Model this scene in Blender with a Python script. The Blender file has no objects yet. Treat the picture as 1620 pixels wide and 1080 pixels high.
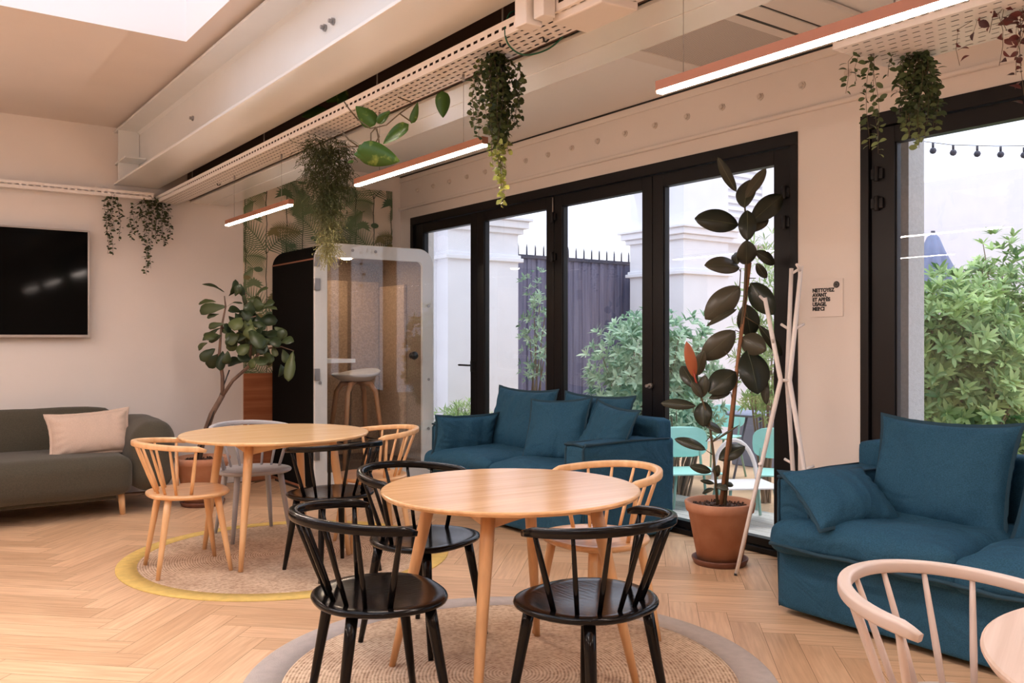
import bpy, bmesh, math, random
from mathutils import Vector, Matrix, noise, Euler
PI = math.pi
R = math.radians
C = bpy.context.scene.collection
scn = bpy.context.scene

# ------------------------------------------------------------------ camera
cam = bpy.data.cameras.new('camera')
cam.lens = 1380 / 1620 * 36.0
cam.sensor_width = 36.0
cam.shift_y = -4 / 1620
cam.clip_start = 0.05
camo = bpy.data.objects.new('camera', cam)
C.objects.link(camo)
camo.location = (0, 0, 1.32)
camo.rotation_euler = (R(90), 0, R(-36.2))
scn.camera = camo

# ------------------------------------------------------------------ world, daylight
W = bpy.data.worlds.new('sky')
scn.world = W
W.use_nodes = True
wn = W.node_tree.nodes
wl = W.node_tree.links
bg = wn['Background']
wtc = wn.new('ShaderNodeTexCoord')
wsep = wn.new('ShaderNodeSeparateXYZ')
wramp = wn.new('ShaderNodeValToRGB')
wl.new(wtc.outputs['Generated'], wsep.inputs[0])
wl.new(wsep.outputs['Z'], wramp.inputs[0])
wl.new(wramp.outputs[0], bg.inputs[0])
wramp.color_ramp.elements[0].position = 0.0
wramp.color_ramp.elements[0].color = (0.86, 0.88, 1.0, 1)
wramp.color_ramp.elements[1].position = 0.7
wramp.color_ramp.elements[1].color = (0.80, 0.86, 1.0, 1)
bg.inputs[1].default_value = 1.25
scn.view_settings.view_transform = 'Standard'
scn.view_settings.look = 'None'
scn.view_settings.gamma = 1.0
scn.view_settings.exposure = 0.75
scn.cycles.use_denoising = True
scn.cycles.max_bounces = 10
scn.cycles.transparent_max_bounces = 16
scn.cycles.sample_clamp_indirect = 6.0
scn.cycles.caustics_reflective = False
scn.cycles.caustics_refractive = False
LAMP_COLOR = (1.0, 0.70, 0.50)
RAIL_STRENGTH = 84.0


sun = bpy.data.lights.new('sun', 'SUN')
sun.energy = 1.3
sun.angle = R(25)
sun.color = (1.0, 0.97, 0.90)
suno = bpy.data.objects.new('sun', sun)
C.objects.link(suno)
suno.rotation_euler = Vector((-0.22, -0.12, -0.97)).to_track_quat('-Z', 'Y').to_euler()


# daylight portals: they only guide sampling of the sky through the real openings
def portal(loc, rot, sx, sy):
    l = bpy.data.lights.new('window_daylight', 'AREA')
    l.shape = 'RECTANGLE'
    l.size, l.size_y = sx, sy
    l.cycles.is_portal = True
    o = bpy.data.objects.new('window_daylight', l)
    C.objects.link(o)
    o.location = loc
    o.rotation_euler = rot


portal((4.95, 5.47, 1.27), (0, R(90), 0), 2.5, 4.6)
portal((4.95, 0.45, 1.27), (0, R(90), 0), 2.5, 4.6)
portal((-0.5, 2.9, 4.1), (0, 0, 0), 4.0, 5.0)

# ------------------------------------------------------------------ view maths (pixel of the photo -> place)
FPX, CX, CY, HH = 1380.0, 810.0, 536.0, 1.32
SA, CA = math.sin(R(36.2)), math.cos(R(36.2))


def ray(x, y):
    p = (x - CX) / FPX
    return Vector((SA + CA * p, CA - SA * p, -(y - CY) / FPX))


def at(x, y, t):
    return ray(x, y) * t + Vector((0, 0, HH))


# ------------------------------------------------------------------ materials
def mat(name, col, rough=0.5, metal=0.0, spec=0.5, noise_scale=0, noise_amt=0.0, bump=0.0, bump_scale=60,
        stretch=(1, 1, 1), sheen=0.0, coat=0.0, trans=0.0, col2=None, rot=(0, 0, 0), detail=4, ramp=(0.3, 0.7), obj=True):
    m = bpy.data.materials.new(name)
    m.use_nodes = True
    nt = m.node_tree
    n, l = nt.nodes, nt.links
    b = n['Principled BSDF']
    b.inputs['Base Color'].default_value = (*col, 1)
    b.inputs['Roughness'].default_value = rough
    b.inputs['Metallic'].default_value = metal
    b.inputs['Specular IOR Level'].default_value = spec
    if sheen:
        b.inputs['Sheen Weight'].default_value = sheen
        b.inputs['Sheen Roughness'].default_value = 0.5
    if coat:
        b.inputs['Coat Weight'].default_value = coat
        b.inputs['Coat Roughness'].default_value = 0.15
    if noise_scale or bump:
        tc = n.new('ShaderNodeTexCoord')
        mp = n.new('ShaderNodeMapping')
        mp.inputs['Scale'].default_value = stretch
        mp.inputs['Rotation'].default_value = rot
        l.new(tc.outputs['Object'], mp.inputs[0])
    if noise_scale:
        nz = n.new('ShaderNodeTexNoise')
        nz.inputs['Scale'].default_value = noise_scale
        nz.inputs['Detail'].default_value = detail
        l.new(mp.outputs[0], nz.inputs[0])
        rp = n.new('ShaderNodeValToRGB')
        rp.color_ramp.elements[0].position = ramp[0]
        rp.color_ramp.elements[1].position = ramp[1]
        c2 = col2 if col2 else tuple(max(0, c * (1 - noise_amt)) for c in col)
        rp.color_ramp.elements[0].color = (*c2, 1)
        rp.color_ramp.elements[1].color = (*col, 1)
        l.new(nz.outputs[0], rp.inputs[0])
        l.new(rp.outputs[0], b.inputs['Base Color'])
    if bump:
        nb = n.new('ShaderNodeTexNoise')
        nb.inputs['Scale'].default_value = bump_scale
        nb.inputs['Detail'].default_value = 3
        l.new(mp.outputs[0], nb.inputs[0])
        bp = n.new('ShaderNodeBump')
        bp.inputs['Strength'].default_value = bump
        bp.inputs['Distance'].default_value = 0.01
        l.new(nb.outputs[0], bp.inputs['Height'])
        l.new(bp.outputs[0], b.inputs['Normal'])
    return m


def emis(name, col, s):
    m = bpy.data.materials.new(name)
    m.use_nodes = True
    b = m.node_tree.nodes['Principled BSDF']
    b.inputs['Base Color'].default_value = (0.9, 0.9, 0.9, 1)
    b.inputs['Emission Color'].default_value = (*col, 1)
    b.inputs['Emission Strength'].default_value = s
    return m


def glassmat(name, tint=(0.96, 0.98, 1.0), refl=1.0):
    m = bpy.data.materials.new(name)
    m.use_nodes = True
    nt = m.node_tree
    n, l = nt.nodes, nt.links
    n.remove(n['Principled BSDF'])
    out = n['Material Output']
    tr = n.new('ShaderNodeBsdfTransparent')
    tr.inputs[0].default_value = (*tint, 1)
    gl = n.new('ShaderNodeBsdfGlossy')
    gl.inputs['Roughness'].default_value = 0.0
    fr = n.new('ShaderNodeFresnel')
    # a thin sheet: the same index on the way in and on the way out
    ge = n.new('ShaderNodeNewGeometry')
    mr = n.new('ShaderNodeMapRange')
    mr.inputs['To Min'].default_value = 1.5
    mr.inputs['To Max'].default_value = 1 / 1.5
    l.new(ge.outputs['Backfacing'], mr.inputs['Value'])
    l.new(mr.outputs[0], fr.inputs['IOR'])
    mu = n.new('ShaderNodeMath')
    mu.operation = 'MULTIPLY'
    mu.inputs[1].default_value = refl
    mx = n.new('ShaderNodeMixShader')
    l.new(fr.outputs[0], mu.inputs[0])
    l.new(mu.outputs[0], mx.inputs[0])
    l.new(tr.outputs[0], mx.inputs[1])
    l.new(gl.outputs[0], mx.inputs[2])
    l.new(mx.outputs[0], out.inputs[0])
    return m


def leafmat(name, c1, c2, rough=0.4, scale=9, trans=0.25):
    m = bpy.data.materials.new(name)
    m.use_nodes = True
    nt = m.node_tree
    n, l = nt.nodes, nt.links
    b = n['Principled BSDF']
    out = n['Material Output']
    at_ = n.new('ShaderNodeAttribute')
    at_.attribute_name = 'tone'
    rp = n.new('ShaderNodeValToRGB')
    rp.color_ramp.elements[0].position = 0.0
    rp.color_ramp.elements[1].position = 1.0
    rp.color_ramp.elements[0].color = (*c1, 1)
    rp.color_ramp.elements[1].color = (*c2, 1)
    l.new(at_.outputs['Fac'], rp.inputs[0])
    l.new(rp.outputs[0], b.inputs['Base Color'])
    b.inputs['Roughness'].default_value = rough
    b.inputs['Specular IOR Level'].default_value = 0.4
    if trans:
        t = n.new('ShaderNodeBsdfTranslucent')
        l.new(rp.outputs[0], t.inputs[0])
        mx = n.new('ShaderNodeMixShader')
        mx.inputs[0].default_value = trans
        l.new(b.outputs[0], mx.inputs[1])
        l.new(t.outputs[0], mx.inputs[2])
        l.new(mx.outputs[0], out.inputs[0])
    return m


def woodmat(name, c1, c2, rough=0.35, sx=2, sy=30, sz=30, coat=0.0, spec=0.5):
    return mat(name, c1, rough=rough, noise_scale=1.6, stretch=(sx, sy, sz), col2=c2, detail=8, coat=coat, ramp=(0.32, 0.68), bump=0.05, bump_scale=4, spec=spec)


M = {}
M['wall'] = mat('wall_paint', (0.83, 0.76, 0.71), 0.75, noise_scale=3, noise_amt=0.03, bump=0.08, bump_scale=180)
M['ceiling'] = mat('ceiling_paint', (0.78, 0.70, 0.65), 0.8, noise_scale=2.5, noise_amt=0.04, bump=0.06, bump_scale=120)
M['white_ceiling'] = mat('white_ceiling_paint', (0.90, 0.87, 0.84), 0.6)
M['well'] = mat('skylight_paint', (0.90, 0.88, 0.88), 0.7)
M['steel'] = mat('painted_steel', (0.80, 0.80, 0.78), 0.2, noise_scale=1.3, noise_amt=0.06, bump=0.05, bump_scale=9, spec=0.7)
M['steel_stain'] = mat('stained_painted_steel', (0.78, 0.75, 0.70), 0.28, noise_scale=1.4, noise_amt=0.10, stretch=(1, 1, 1), bump=0.05, bump_scale=9)
M['tray'] = mat('tray_enamel', (0.86, 0.80, 0.76), 0.35)
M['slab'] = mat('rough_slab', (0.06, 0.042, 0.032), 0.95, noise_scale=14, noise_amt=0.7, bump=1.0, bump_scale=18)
M['galv'] = mat('galvanised_steel', (0.35, 0.33, 0.32), 0.35, metal=0.8)
M['frame'] = mat('door_black', (0.006, 0.0045, 0.005), 0.42, spec=0.3)
M['frame2'] = mat('door_black_gasket', (0.006, 0.006, 0.006), 0.6)
M['glass'] = glassmat('door_glass')
M['glass2'] = glassmat('booth_glass', (0.97, 0.98, 0.99), 0.9)
M['copper'] = mat('copper_anodised', (0.36, 0.14, 0.075), 0.4, metal=0.4)
M['led'] = emis('led_strip', (1.0, 0.84, 0.74), RAIL_STRENGTH)
M['wire'] = mat('steel_wire', (0.30, 0.28, 0.26), 0.5, metal=0.5)
M['black'] = mat('black_plastic', (0.012, 0.011, 0.011), 0.4)
M['green_cable'] = mat('green_cable', (0.01, 0.10, 0.05), 0.4)
M['whiteplastic'] = mat('white_plastic', (0.82, 0.76, 0.71), 0.4)
M['perf'] = mat('perforated_grey', (0.55, 0.50, 0.47), 0.6)
M['oak'] = woodmat('oak_table', (0.82, 0.48, 0.235), (0.66, 0.35, 0.15), 0.24, 1.2, 26, 26, coat=0.35)
M['oakleg'] = woodmat('oak_leg', (0.74, 0.41, 0.19), (0.58, 0.32, 0.15), 0.35, 26, 26, 1.2)
M['birch'] = woodmat('birch_table', (0.90, 0.61, 0.33), (0.78, 0.47, 0.23), 0.24, 1.2, 18, 18, coat=0.3)
M['birchleg'] = woodmat('birch_leg', (0.84, 0.53, 0.28), (0.70, 0.39, 0.18), 0.3, 18, 18, 1.2)
M['birchseat'] = woodmat('birch_seat', (0.82, 0.50, 0.26), (0.62, 0.33, 0.14), 0.28, 14, 1.4, 14, coat=0.2)
M['pinkwood'] = woodmat('whitewashed_table', (0.60, 0.45, 0.36), (0.50, 0.35, 0.26), 0.4, 1.0, 40, 40)
M['blackwood'] = mat('black_lacquer', (0.0055, 0.0042, 0.004), 0.16, coat=0.0, spec=0.24, bump=0.04, bump_scale=20, noise_scale=30, noise_amt=0.4, stretch=(4, 1, 1))
M['greywood'] = mat('grey_lacquer', (0.42, 0.41, 0.43), 0.35)
M['pinkwhite'] = mat('blush_white_lacquer', (0.58, 0.47, 0.41), 0.32)
M['blue'] = None
M['blueseam'] = mat('teal_linen_seam', (0.014, 0.050, 0.080), 0.9)
M['olive'] = mat('olive_wool', (0.072, 0.062, 0.040), 0.9, noise_scale=120, noise_amt=0.3, bump=0.3, bump_scale=300, sheen=0.15)
M['beige'] = mat('beige_linen', (0.66, 0.50, 0.40), 0.9, noise_scale=150, noise_amt=0.12, bump=0.2, bump_scale=300, sheen=0.1)
M['jute'] = None
M['yellow'] = mat('mustard_border', (0.80, 0.55, 0.16), 0.9, noise_scale=25, noise_amt=0.18, bump=0.3, bump_scale=200)
M['greyborder'] = mat('grey_cotton_border', (0.50, 0.43, 0.39), 0.9, noise_scale=25, noise_amt=0.12, bump=0.3, bump_scale=200)
M['terracotta'] = mat('terracotta', (0.58, 0.30, 0.19), 0.8, noise_scale=7, bump=0.15, bump_scale=50, col2=(0.44, 0.185, 0.10), detail=7)
M['terradark'] = mat('terracotta_wet', (0.20, 0.075, 0.045), 0.6, noise_scale=14, noise_amt=0.3)
M['soil'] = mat('bark_mulch', (0.12, 0.06, 0.04), 0.95, noise_scale=60, noise_amt=0.8, bump=1.0, bump_scale=60)
M['bark'] = mat('trunk_bark', (0.20, 0.12, 0.085), 0.85, noise_scale=18, noise_amt=0.5, bump=0.5, bump_scale=40, stretch=(1, 1, 0.4))
M['stake'] = woodmat('stake_wood', (0.42, 0.20, 0.10), (0.25, 0.11, 0.05), 0.6, 20, 20, 2)
M['stem'] = mat('green_brown_stem', (0.10, 0.07, 0.035), 0.6)
M['stemred'] = mat('red_stem', (0.40, 0.05, 0.03), 0.5)
M['felt'] = mat('brown_felt', (0.34, 0.24, 0.17), 0.95, noise_scale=70, noise_amt=0.45, bump=0.2, bump_scale=150)
M['darkfelt'] = mat('charcoal_felt', (0.006, 0.0048, 0.0042), 0.95, spec=0.1, noise_scale=80, noise_amt=0.3)
M['boothwhite'] = mat('booth_white', (0.80, 0.79, 0.76), 0.3)
M['tvscreen'] = mat('tv_screen', (0.003, 0.003, 0.003), 0.06, spec=0.06)
M['tvframe'] = mat('tv_bezel', (0.42, 0.37, 0.34), 0.35, metal=0.6)
M['pine'] = woodmat('pine_panel', (0.46, 0.17, 0.075), (0.30, 0.09, 0.035), 0.45, 1.0, 14, 14)
M['white'] = mat('white_enamel', (0.86, 0.80, 0.77), 0.35)
M['outwall'] = mat('garden_wall_render', (0.88, 0.87, 0.90), 0.8, noise_scale=4, noise_amt=0.05, bump=0.1, bump_scale=60)
M['outgrey'] = mat('garden_pier_render', (0.55, 0.56, 0.56), 0.9, noise_scale=60, noise_amt=0.15, bump=0.3, bump_scale=120)
M['fence'] = None
M['iron'] = mat('iron_dark', (0.06, 0.06, 0.09), 0.6)
M['deckpale'] = mat('weathered_boards', (0.62, 0.60, 0.56), 0.8, noise_scale=5, noise_amt=0.35, stretch=(14, 1, 14))
M['decktan'] = mat('tan_boards', (0.68, 0.44, 0.26), 0.75, noise_scale=5, noise_amt=0.25, stretch=(1, 14, 1))
M['mint'] = mat('mint_enamel', (0.42, 0.80, 0.72), 0.4)
M['mintgreen'] = mat('sage_enamel', (0.30, 0.50, 0.42), 0.4)
M['tabgrey'] = mat('grey_enamel', (0.22, 0.24, 0.34), 0.5)
M['umb'] = mat('parasol_cloth', (0.23, 0.27, 0.42), 0.85, noise_scale=6, noise_amt=0.2)
M['planter'] = mat('planter_grey', (0.20, 0.21, 0.27), 0.7)
M['shellseat'] = mat('shell_seat', (0.62, 0.56, 0.50), 0.45)
M['stoolwood'] = woodmat('stool_oak', (0.55, 0.30, 0.15), (0.42, 0.20, 0.09), 0.4, 14, 14, 1.4)
M['moss'] = leafmat('moss_leaf', (0.06, 0.07, 0.02), (0.46, 0.42, 0.17), 0.6, trans=0.3)
M['coin'] = leafmat('coin_leaf', (0.022, 0.042, 0.016), (0.46, 0.50, 0.12), 0.5, trans=0.4)
M['trail'] = leafmat('trailing_leaf', (0.035, 0.055, 0.022), (0.34, 0.42, 0.16), 0.5, trans=0.35)
M['traildark'] = leafmat('dark_trailing_leaf', (0.03, 0.045, 0.022), (0.10, 0.12, 0.05), 0.5, trans=0.3)
M['redleaf'] = leafmat('burgundy_leaf', (0.05, 0.015, 0.015), (0.16, 0.04, 0.035), 0.45, trans=0.3)
M['rubber'] = leafmat('rubber_leaf', (0.014, 0.022, 0.014), (0.085, 0.075, 0.05), 0.30, trans=0.05)
M['rubberrib'] = mat('rubber_rib', (0.10, 0.11, 0.06), 0.5)
M['redrubber'] = mat('red_new_leaf', (0.42, 0.12, 0.05), 0.35)
M['fiddle'] = leafmat('fiddle_leaf', (0.016, 0.030, 0.012), (0.085, 0.105, 0.035), 0.42, trans=0.10)
M['shrub'] = leafmat('shrub_leaf', (0.05, 0.16, 0.04), (0.58, 0.78, 0.32), 0.45, trans=0.3)
M['shrubblue'] = leafmat('pale_shrub_leaf', (0.10, 0.25, 0.16), (0.62, 0.80, 0.58), 0.5, trans=0.3)
M['bamboo'] = leafmat('bamboo_leaf', (0.18, 0.30, 0.10), (0.55, 0.70, 0.30), 0.5, trans=0.35)
M['twig'] = mat('shrub_twig', (0.30, 0.22, 0.16), 0.8)


def jute_mat():
    m = bpy.data.materials.new('braided_jute')
    m.use_nodes = True
    nt = m.node_tree
    n, l = nt.nodes, nt.links
    b = n['Principled BSDF']
    b.inputs['Roughness'].default_value = 0.95
    tc = n.new('ShaderNodeTexCoord')
    wv = n.new('ShaderNodeTexWave')
    wv.wave_type = 'RINGS'
    wv.rings_direction = 'Z'
    wv.inputs['Scale'].default_value = 22
    wv.inputs['Distortion'].default_value = 1.2
    wv.inputs['Detail'].default_value = 2
    wv.inputs['Detail Scale'].default_value = 1.5
    l.new(tc.outputs['Object'], wv.inputs[0])
    nz = n.new('ShaderNodeTexNoise')
    nz.inputs['Scale'].default_value = 55
    nz.inputs['Detail'].default_value = 5
    l.new(tc.outputs['Object'], nz.inputs[0])
    big = n.new('ShaderNodeTexNoise')
    big.inputs['Scale'].default_value = 3.5
    l.new(tc.outputs['Object'], big.inputs[0])
    ad = n.new('ShaderNodeMath')
    ad.operation = 'MULTIPLY_ADD'
    ad.inputs[1].default_value = 0.35
    l.new(wv.outputs['Fac'], ad.inputs[0])
    l.new(nz.outputs[0], ad.inputs[2])
    rp = n.new('ShaderNodeValToRGB')
    e = rp.color_ramp.elements
    e[0].position, e[0].color = 0.35, (0.30, 0.17, 0.095, 1)
    e[1].position, e[1].color = 0.95, (0.80, 0.61, 0.43, 1)
    k = e.new(0.6)
    k.color = (0.60, 0.42, 0.28, 1)
    l.new(ad.outputs[0], rp.inputs[0])
    mx = n.new('ShaderNodeMixRGB')
    mx.blend_type = 'MULTIPLY'
    mx.inputs[0].default_value = 0.5
    r2 = n.new('ShaderNodeValToRGB')
    r2.color_ramp.elements[0].position = 0.35
    r2.color_ramp.elements[0].color = (0.6, 0.5, 0.45, 1)
    r2.color_ramp.elements[1].position = 0.6
    l.new(big.outputs[0], r2.inputs[0])
    l.new(rp.outputs[0], mx.inputs[1])
    l.new(r2.outputs[0], mx.inputs[2])
    l.new(mx.outputs[0], b.inputs['Base Color'])
    bp = n.new('ShaderNodeBump')
    bp.inputs['Strength'].default_value = 0.6
    bp.inputs['Distance'].default_value = 0.006
    l.new(ad.outputs[0], bp.inputs['Height'])
    l.new(bp.outputs[0], b.inputs['Normal'])
    return m


M['jute'] = jute_mat()


def linen_mat():
    m = mat('teal_linen', (0.019, 0.072, 0.125), 0.85, spec=0.2)
    nt = m.node_tree
    n, l = nt.nodes, nt.links
    b = n['Principled BSDF']
    tc = n.new('ShaderNodeTexCoord')
    big = n.new('ShaderNodeTexNoise')
    big.inputs['Scale'].default_value = 4.5
    big.inputs['Detail'].default_value = 2.5
    big.inputs['Distortion'].default_value = 1.2
    l.new(tc.outputs['Object'], big.inputs[0])
    mp = n.new('ShaderNodeMapping')
    mp.inputs['Scale'].default_value = (1, 1, 1.8)
    l.new(tc.outputs['Object'], mp.inputs[0])
    fine = n.new('ShaderNodeTexNoise')
    fine.inputs['Scale'].default_value = 170
    fine.inputs['Detail'].default_value = 3
    l.new(mp.outputs[0], fine.inputs[0])
    rp = n.new('ShaderNodeValToRGB')
    rp.color_ramp.elements[0].position = 0.35
    rp.color_ramp.elements[0].color = (0.018, 0.066, 0.110, 1)
    rp.color_ramp.elements[1].position = 0.65
    rp.color_ramp.elements[1].color = (0.028, 0.100, 0.172, 1)
    l.new(fine.outputs[0], rp.inputs[0])
    l.new(rp.outputs[0], b.inputs['Base Color'])
    b1_ = n.new('ShaderNodeBump')
    b1_.inputs['Strength'].default_value = 0.6
    b1_.inputs['Distance'].default_value = 0.05
    l.new(big.outputs[0], b1_.inputs['Height'])
    b2_ = n.new('ShaderNodeBump')
    b2_.inputs['Strength'].default_value = 0.3
    b2_.inputs['Distance'].default_value = 0.004
    l.new(fine.outputs[0], b2_.inputs['Height'])
    l.new(b1_.outputs[0], b2_.inputs['Normal'])
    l.new(b2_.outputs[0], b.inputs['Normal'])
    return m


M['blue'] = linen_mat()


def floor_mat():
    m = bpy.data.materials.new('oak_parquet')
    m.use_nodes = True
    nt = m.node_tree
    n, l = nt.nodes, nt.links
    b = n['Principled BSDF']
    uv = n.new('ShaderNodeUVMap')
    mp = n.new('ShaderNodeMapping')
    mp.inputs['Scale'].default_value = (1.6, 22, 1)
    l.new(uv.outputs[0], mp.inputs[0])
    nz = n.new('ShaderNodeTexNoise')
    nz.inputs['Scale'].default_value = 2.2
    nz.inputs['Detail'].default_value = 8
    nz.inputs['Distortion'].default_value = 0.4
    l.new(mp.outputs[0], nz.inputs[0])
    rp = n.new('ShaderNodeValToRGB')
    e = rp.color_ramp.elements
    e[0].position, e[0].color = 0.30, (0.62, 0.375, 0.215, 1)
    e[1].position, e[1].color = 0.66, (0.80, 0.53, 0.325, 1)
    l.new(nz.outputs[0], rp.inputs[0])
    a = n.new('ShaderNodeAttribute')
    a.attribute_name = 'tone'
    r2 = n.new('ShaderNodeValToRGB')
    r2.color_ramp.elements[0].color = (0.84, 0.80, 0.76, 1)
    r2.color_ramp.elements[1].color = (1.06, 1.06, 1.06, 1)
    l.new(a.outputs['Fac'], r2.inputs[0])
    mx = n.new('ShaderNodeMixRGB')
    mx.blend_type = 'MULTIPLY'
    mx.inputs[0].default_value = 1.0
    l.new(rp.outputs[0], mx.inputs[1])
    l.new(r2.outputs[0], mx.inputs[2])
    l.new(mx.outputs[0], b.inputs['Base Color'])
    b.inputs['Roughness'].default_value = 0.36
    b.inputs['Specular IOR Level'].default_value = 0.45
    bp = n.new('ShaderNodeBump')
    bp.inputs['Strength'].default_value = 0.10
    bp.inputs['Distance'].default_value = 0.004
    l.new(nz.outputs[0], bp.inputs['Height'])
    l.new(bp.outputs[0], b.inputs['Normal'])
    return m


M['floor'] = floor_mat()


def fence_mat():
    m = bpy.data.materials.new('corrugated_fence')
    m.use_nodes = True
    nt = m.node_tree
    n, l = nt.nodes, nt.links
    b = n['Principled BSDF']
    b.inputs['Roughness'].default_value = 0.55
    tc = n.new('ShaderNodeTexCoord')
    mp = n.new('ShaderNodeMapping')
    mp.inputs['Scale'].default_value = (16, 16, 0.5)
    l.new(tc.outputs['Object'], mp.inputs[0])
    nz = n.new('ShaderNodeTexNoise')
    nz.inputs['Scale'].default_value = 2.0
    nz.inputs['Detail'].default_value = 5
    l.new(mp.outputs[0], nz.inputs[0])
    rp = n.new('ShaderNodeValToRGB')
    rp.color_ramp.elements[0].position = 0.35
    rp.color_ramp.elements[0].color = (0.095, 0.098, 0.165, 1)
    rp.color_ramp.elements[1].position = 0.75
    rp.color_ramp.elements[1].color = (0.22, 0.21, 0.30, 1)
    l.new(nz.outputs[0], rp.inputs[0])
    l.new(rp.outputs[0], b.inputs['Base Color'])
    return m


M['fence'] = fence_mat()


# ------------------------------------------------------------------ mesh helpers
class MB:
    def __init__(s):
        s.v, s.f, s.mi, s.sm = [], [], [], []
        s.tone, s.uv = None, None

    def add(s, vs, fs, mi=0, smooth=False):
        b = len(s.v)
        s.v.extend([tuple(v) for v in vs])
        for f in fs:
            s.f.append([i + b for i in f])
            s.mi.append(mi)
            s.sm.append(smooth)

    def box(s, x0, x1, y0, y1, z0, z1, mi=0, mtx=None):
        vs = [Vector((x, y, z)) for x in (x0, x1) for y in (y0, y1) for z in (z0, z1)]
        if mtx is not None:
            vs = [mtx @ v for v in vs]
        s.add(vs, [(0, 1, 3, 2), (4, 6, 7, 5), (0, 4, 5, 1), (2, 3, 7, 6), (0, 2, 6, 4), (1, 5, 7, 3)], mi)

    def tube(s, pts, rad, n=10, mi=0, caps=True, closed=False, flat=None, up=None):
        """flat=(a,b): cross-section half sizes multiply rad along side / up"""
        pts = [Vector(p) for p in pts]
        k = len(pts)
        rs = rad if isinstance(rad, (list, tuple)) else [rad] * k
        rings = []
        prev = None
        for i in range(k):
            if closed:
                t = pts[(i + 1) % k] - pts[i - 1]
            else:
                t = pts[min(i + 1, k - 1)] - pts[max(i - 1, 0)]
            t.normalize()
            if up is not None:
                a = t.cross(Vector(up)).normalized()
            elif prev is None:
                a = t.orthogonal().normalized()
            else:
                a = (prev - t * prev.dot(t)).normalized()
            prev = a
            c = a.cross(t).normalized()
            fa, fb = flat if flat else (1, 1)
            ring = []
            for j in range(n):
                th = 2 * PI * (j + 0.5) / n
                cs, sn = math.cos(th), math.sin(th)
                if flat:
                    cs = math.copysign(abs(cs) ** 0.42, cs)
                    sn = math.copysign(abs(sn) ** 0.42, sn)
                ring.append(pts[i] + a * (cs * rs[i] * fa) + c * (sn * rs[i] * fb))
            rings.append(ring)
        vs = [p for r in rings for p in r]
        fs = []
        m = k if closed else k - 1
        for i in range(m):
            for j in range(n):
                a0, a1 = i * n + j, i * n + (j + 1) % n
                b0, b1 = ((i + 1) % k) * n + j, ((i + 1) % k) * n + (j + 1) % n
                fs.append((a0, b0, b1, a1))
        s.add(vs, fs, mi, True)
        if caps and not closed:
            b = len(s.v) - len(vs)
            s.f.append([b + j for j in range(n)])
            s.mi.append(mi)
            s.sm.append(False)
            s.f.append([b + (k - 1) * n + j for j in reversed(range(n))])
            s.mi.append(mi)
            s.sm.append(False)

    def lathe(s, prof, n=48, mi=0, c=(0, 0, 0), smooth=True):
        vs, fs = [], []
        for r, z in prof:
            for j in range(n):
                a = 2 * PI * j / n
                vs.append((c[0] + r * math.cos(a), c[1] + r * math.sin(a), c[2] + z))
        for i in range(len(prof) - 1):
            for j in range(n):
                fs.append((i * n + j, i * n + (j + 1) % n, (i + 1) * n + (j + 1) % n, (i + 1) * n + j))
        s.add(vs, fs, mi, smooth)

    def disc(s, r, z, n=48, mi=0, c=(0, 0), up=True):
        vs = [(c[0] + r * math.cos(2 * PI * j / n), c[1] + r * math.sin(2 * PI * j / n), z) for j in range(n)]
        s.add(vs, [tuple(range(n)) if up else tuple(reversed(range(n)))], mi)

    def xf(s, mtx):
        s.v = [tuple(mtx @ Vector(v)) for v in s.v]
        return s


def link(name, me, parent=None, loc=None):
    o = bpy.data.objects.new(name, me)
    C.objects.link(o)
    if parent:
        o.parent = parent
    if loc:
        o.location = loc
    return o


def build(name, mb, mats, parent=None, bevel=0, loc=None, seg=2, autosmooth=None, subsurf=0):
    me = bpy.data.meshes.new(name)
    me.from_pydata(mb.v, [], mb.f)
    if not isinstance(mats, (list, tuple)):
        mats = [mats]
    for m in mats:
        me.materials.append(m)
    me.polygons.foreach_set('material_index', mb.mi)
    me.polygons.foreach_set('use_smooth', mb.sm)
    if mb.tone is not None:
        a = me.attributes.new('tone', 'FLOAT', 'FACE')
        a.data.foreach_set('value', mb.tone)
    if mb.uv is not None:
        u = me.uv_layers.new(name='UVMap')
        u.data.foreach_set('uv', mb.uv)
    me.update()
    o = link(name, me, parent, loc)
    if bevel:
        b = o.modifiers.new('b', 'BEVEL')
        b.width = bevel
        b.segments = seg
        b.limit_method = 'ANGLE'
        b.angle_limit = R(40)
    if subsurf:
        b = o.modifiers.new('s', 'SUBSURF')
        b.levels = subsurf
        b.render_levels = subsurf
    return o


def empty(name, loc=(0, 0, 0), rz=0.0):
    o = bpy.data.objects.new(name, None)
    C.objects.link(o)
    o.location = loc
    o.rotation_euler = (0, 0, rz)
    return o


def tag(o, label=None, cat=None, group=None, kind=None):
    if label: o['label'] = label
    if cat: o['category'] = cat
    if group: o['group'] = group
    if kind: o['kind'] = kind
    return o


def struct(o):
    o['kind'] = 'structure'
    return o


def dup(root, loc, rz, label, group=None):
    r = root.copy()
    C.objects.link(r)
    r.location = loc
    r.rotation_euler = (0, 0, rz)
    r['label'] = label
    if group: r['group'] = group
    for ch in list(root.children):
        c = ch.copy()
        C.objects.link(c)
        c.parent = r
        for g in ch.children:
            d = g.copy()
            C.objects.link(d)
            d.parent = c
    return r


def boxobj(name, dims, m, parent=None, bevel=0, mtx=None):
    b = MB()
    b.box(*dims, mtx=mtx)
    return build(name, b, m, parent, bevel)


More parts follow.
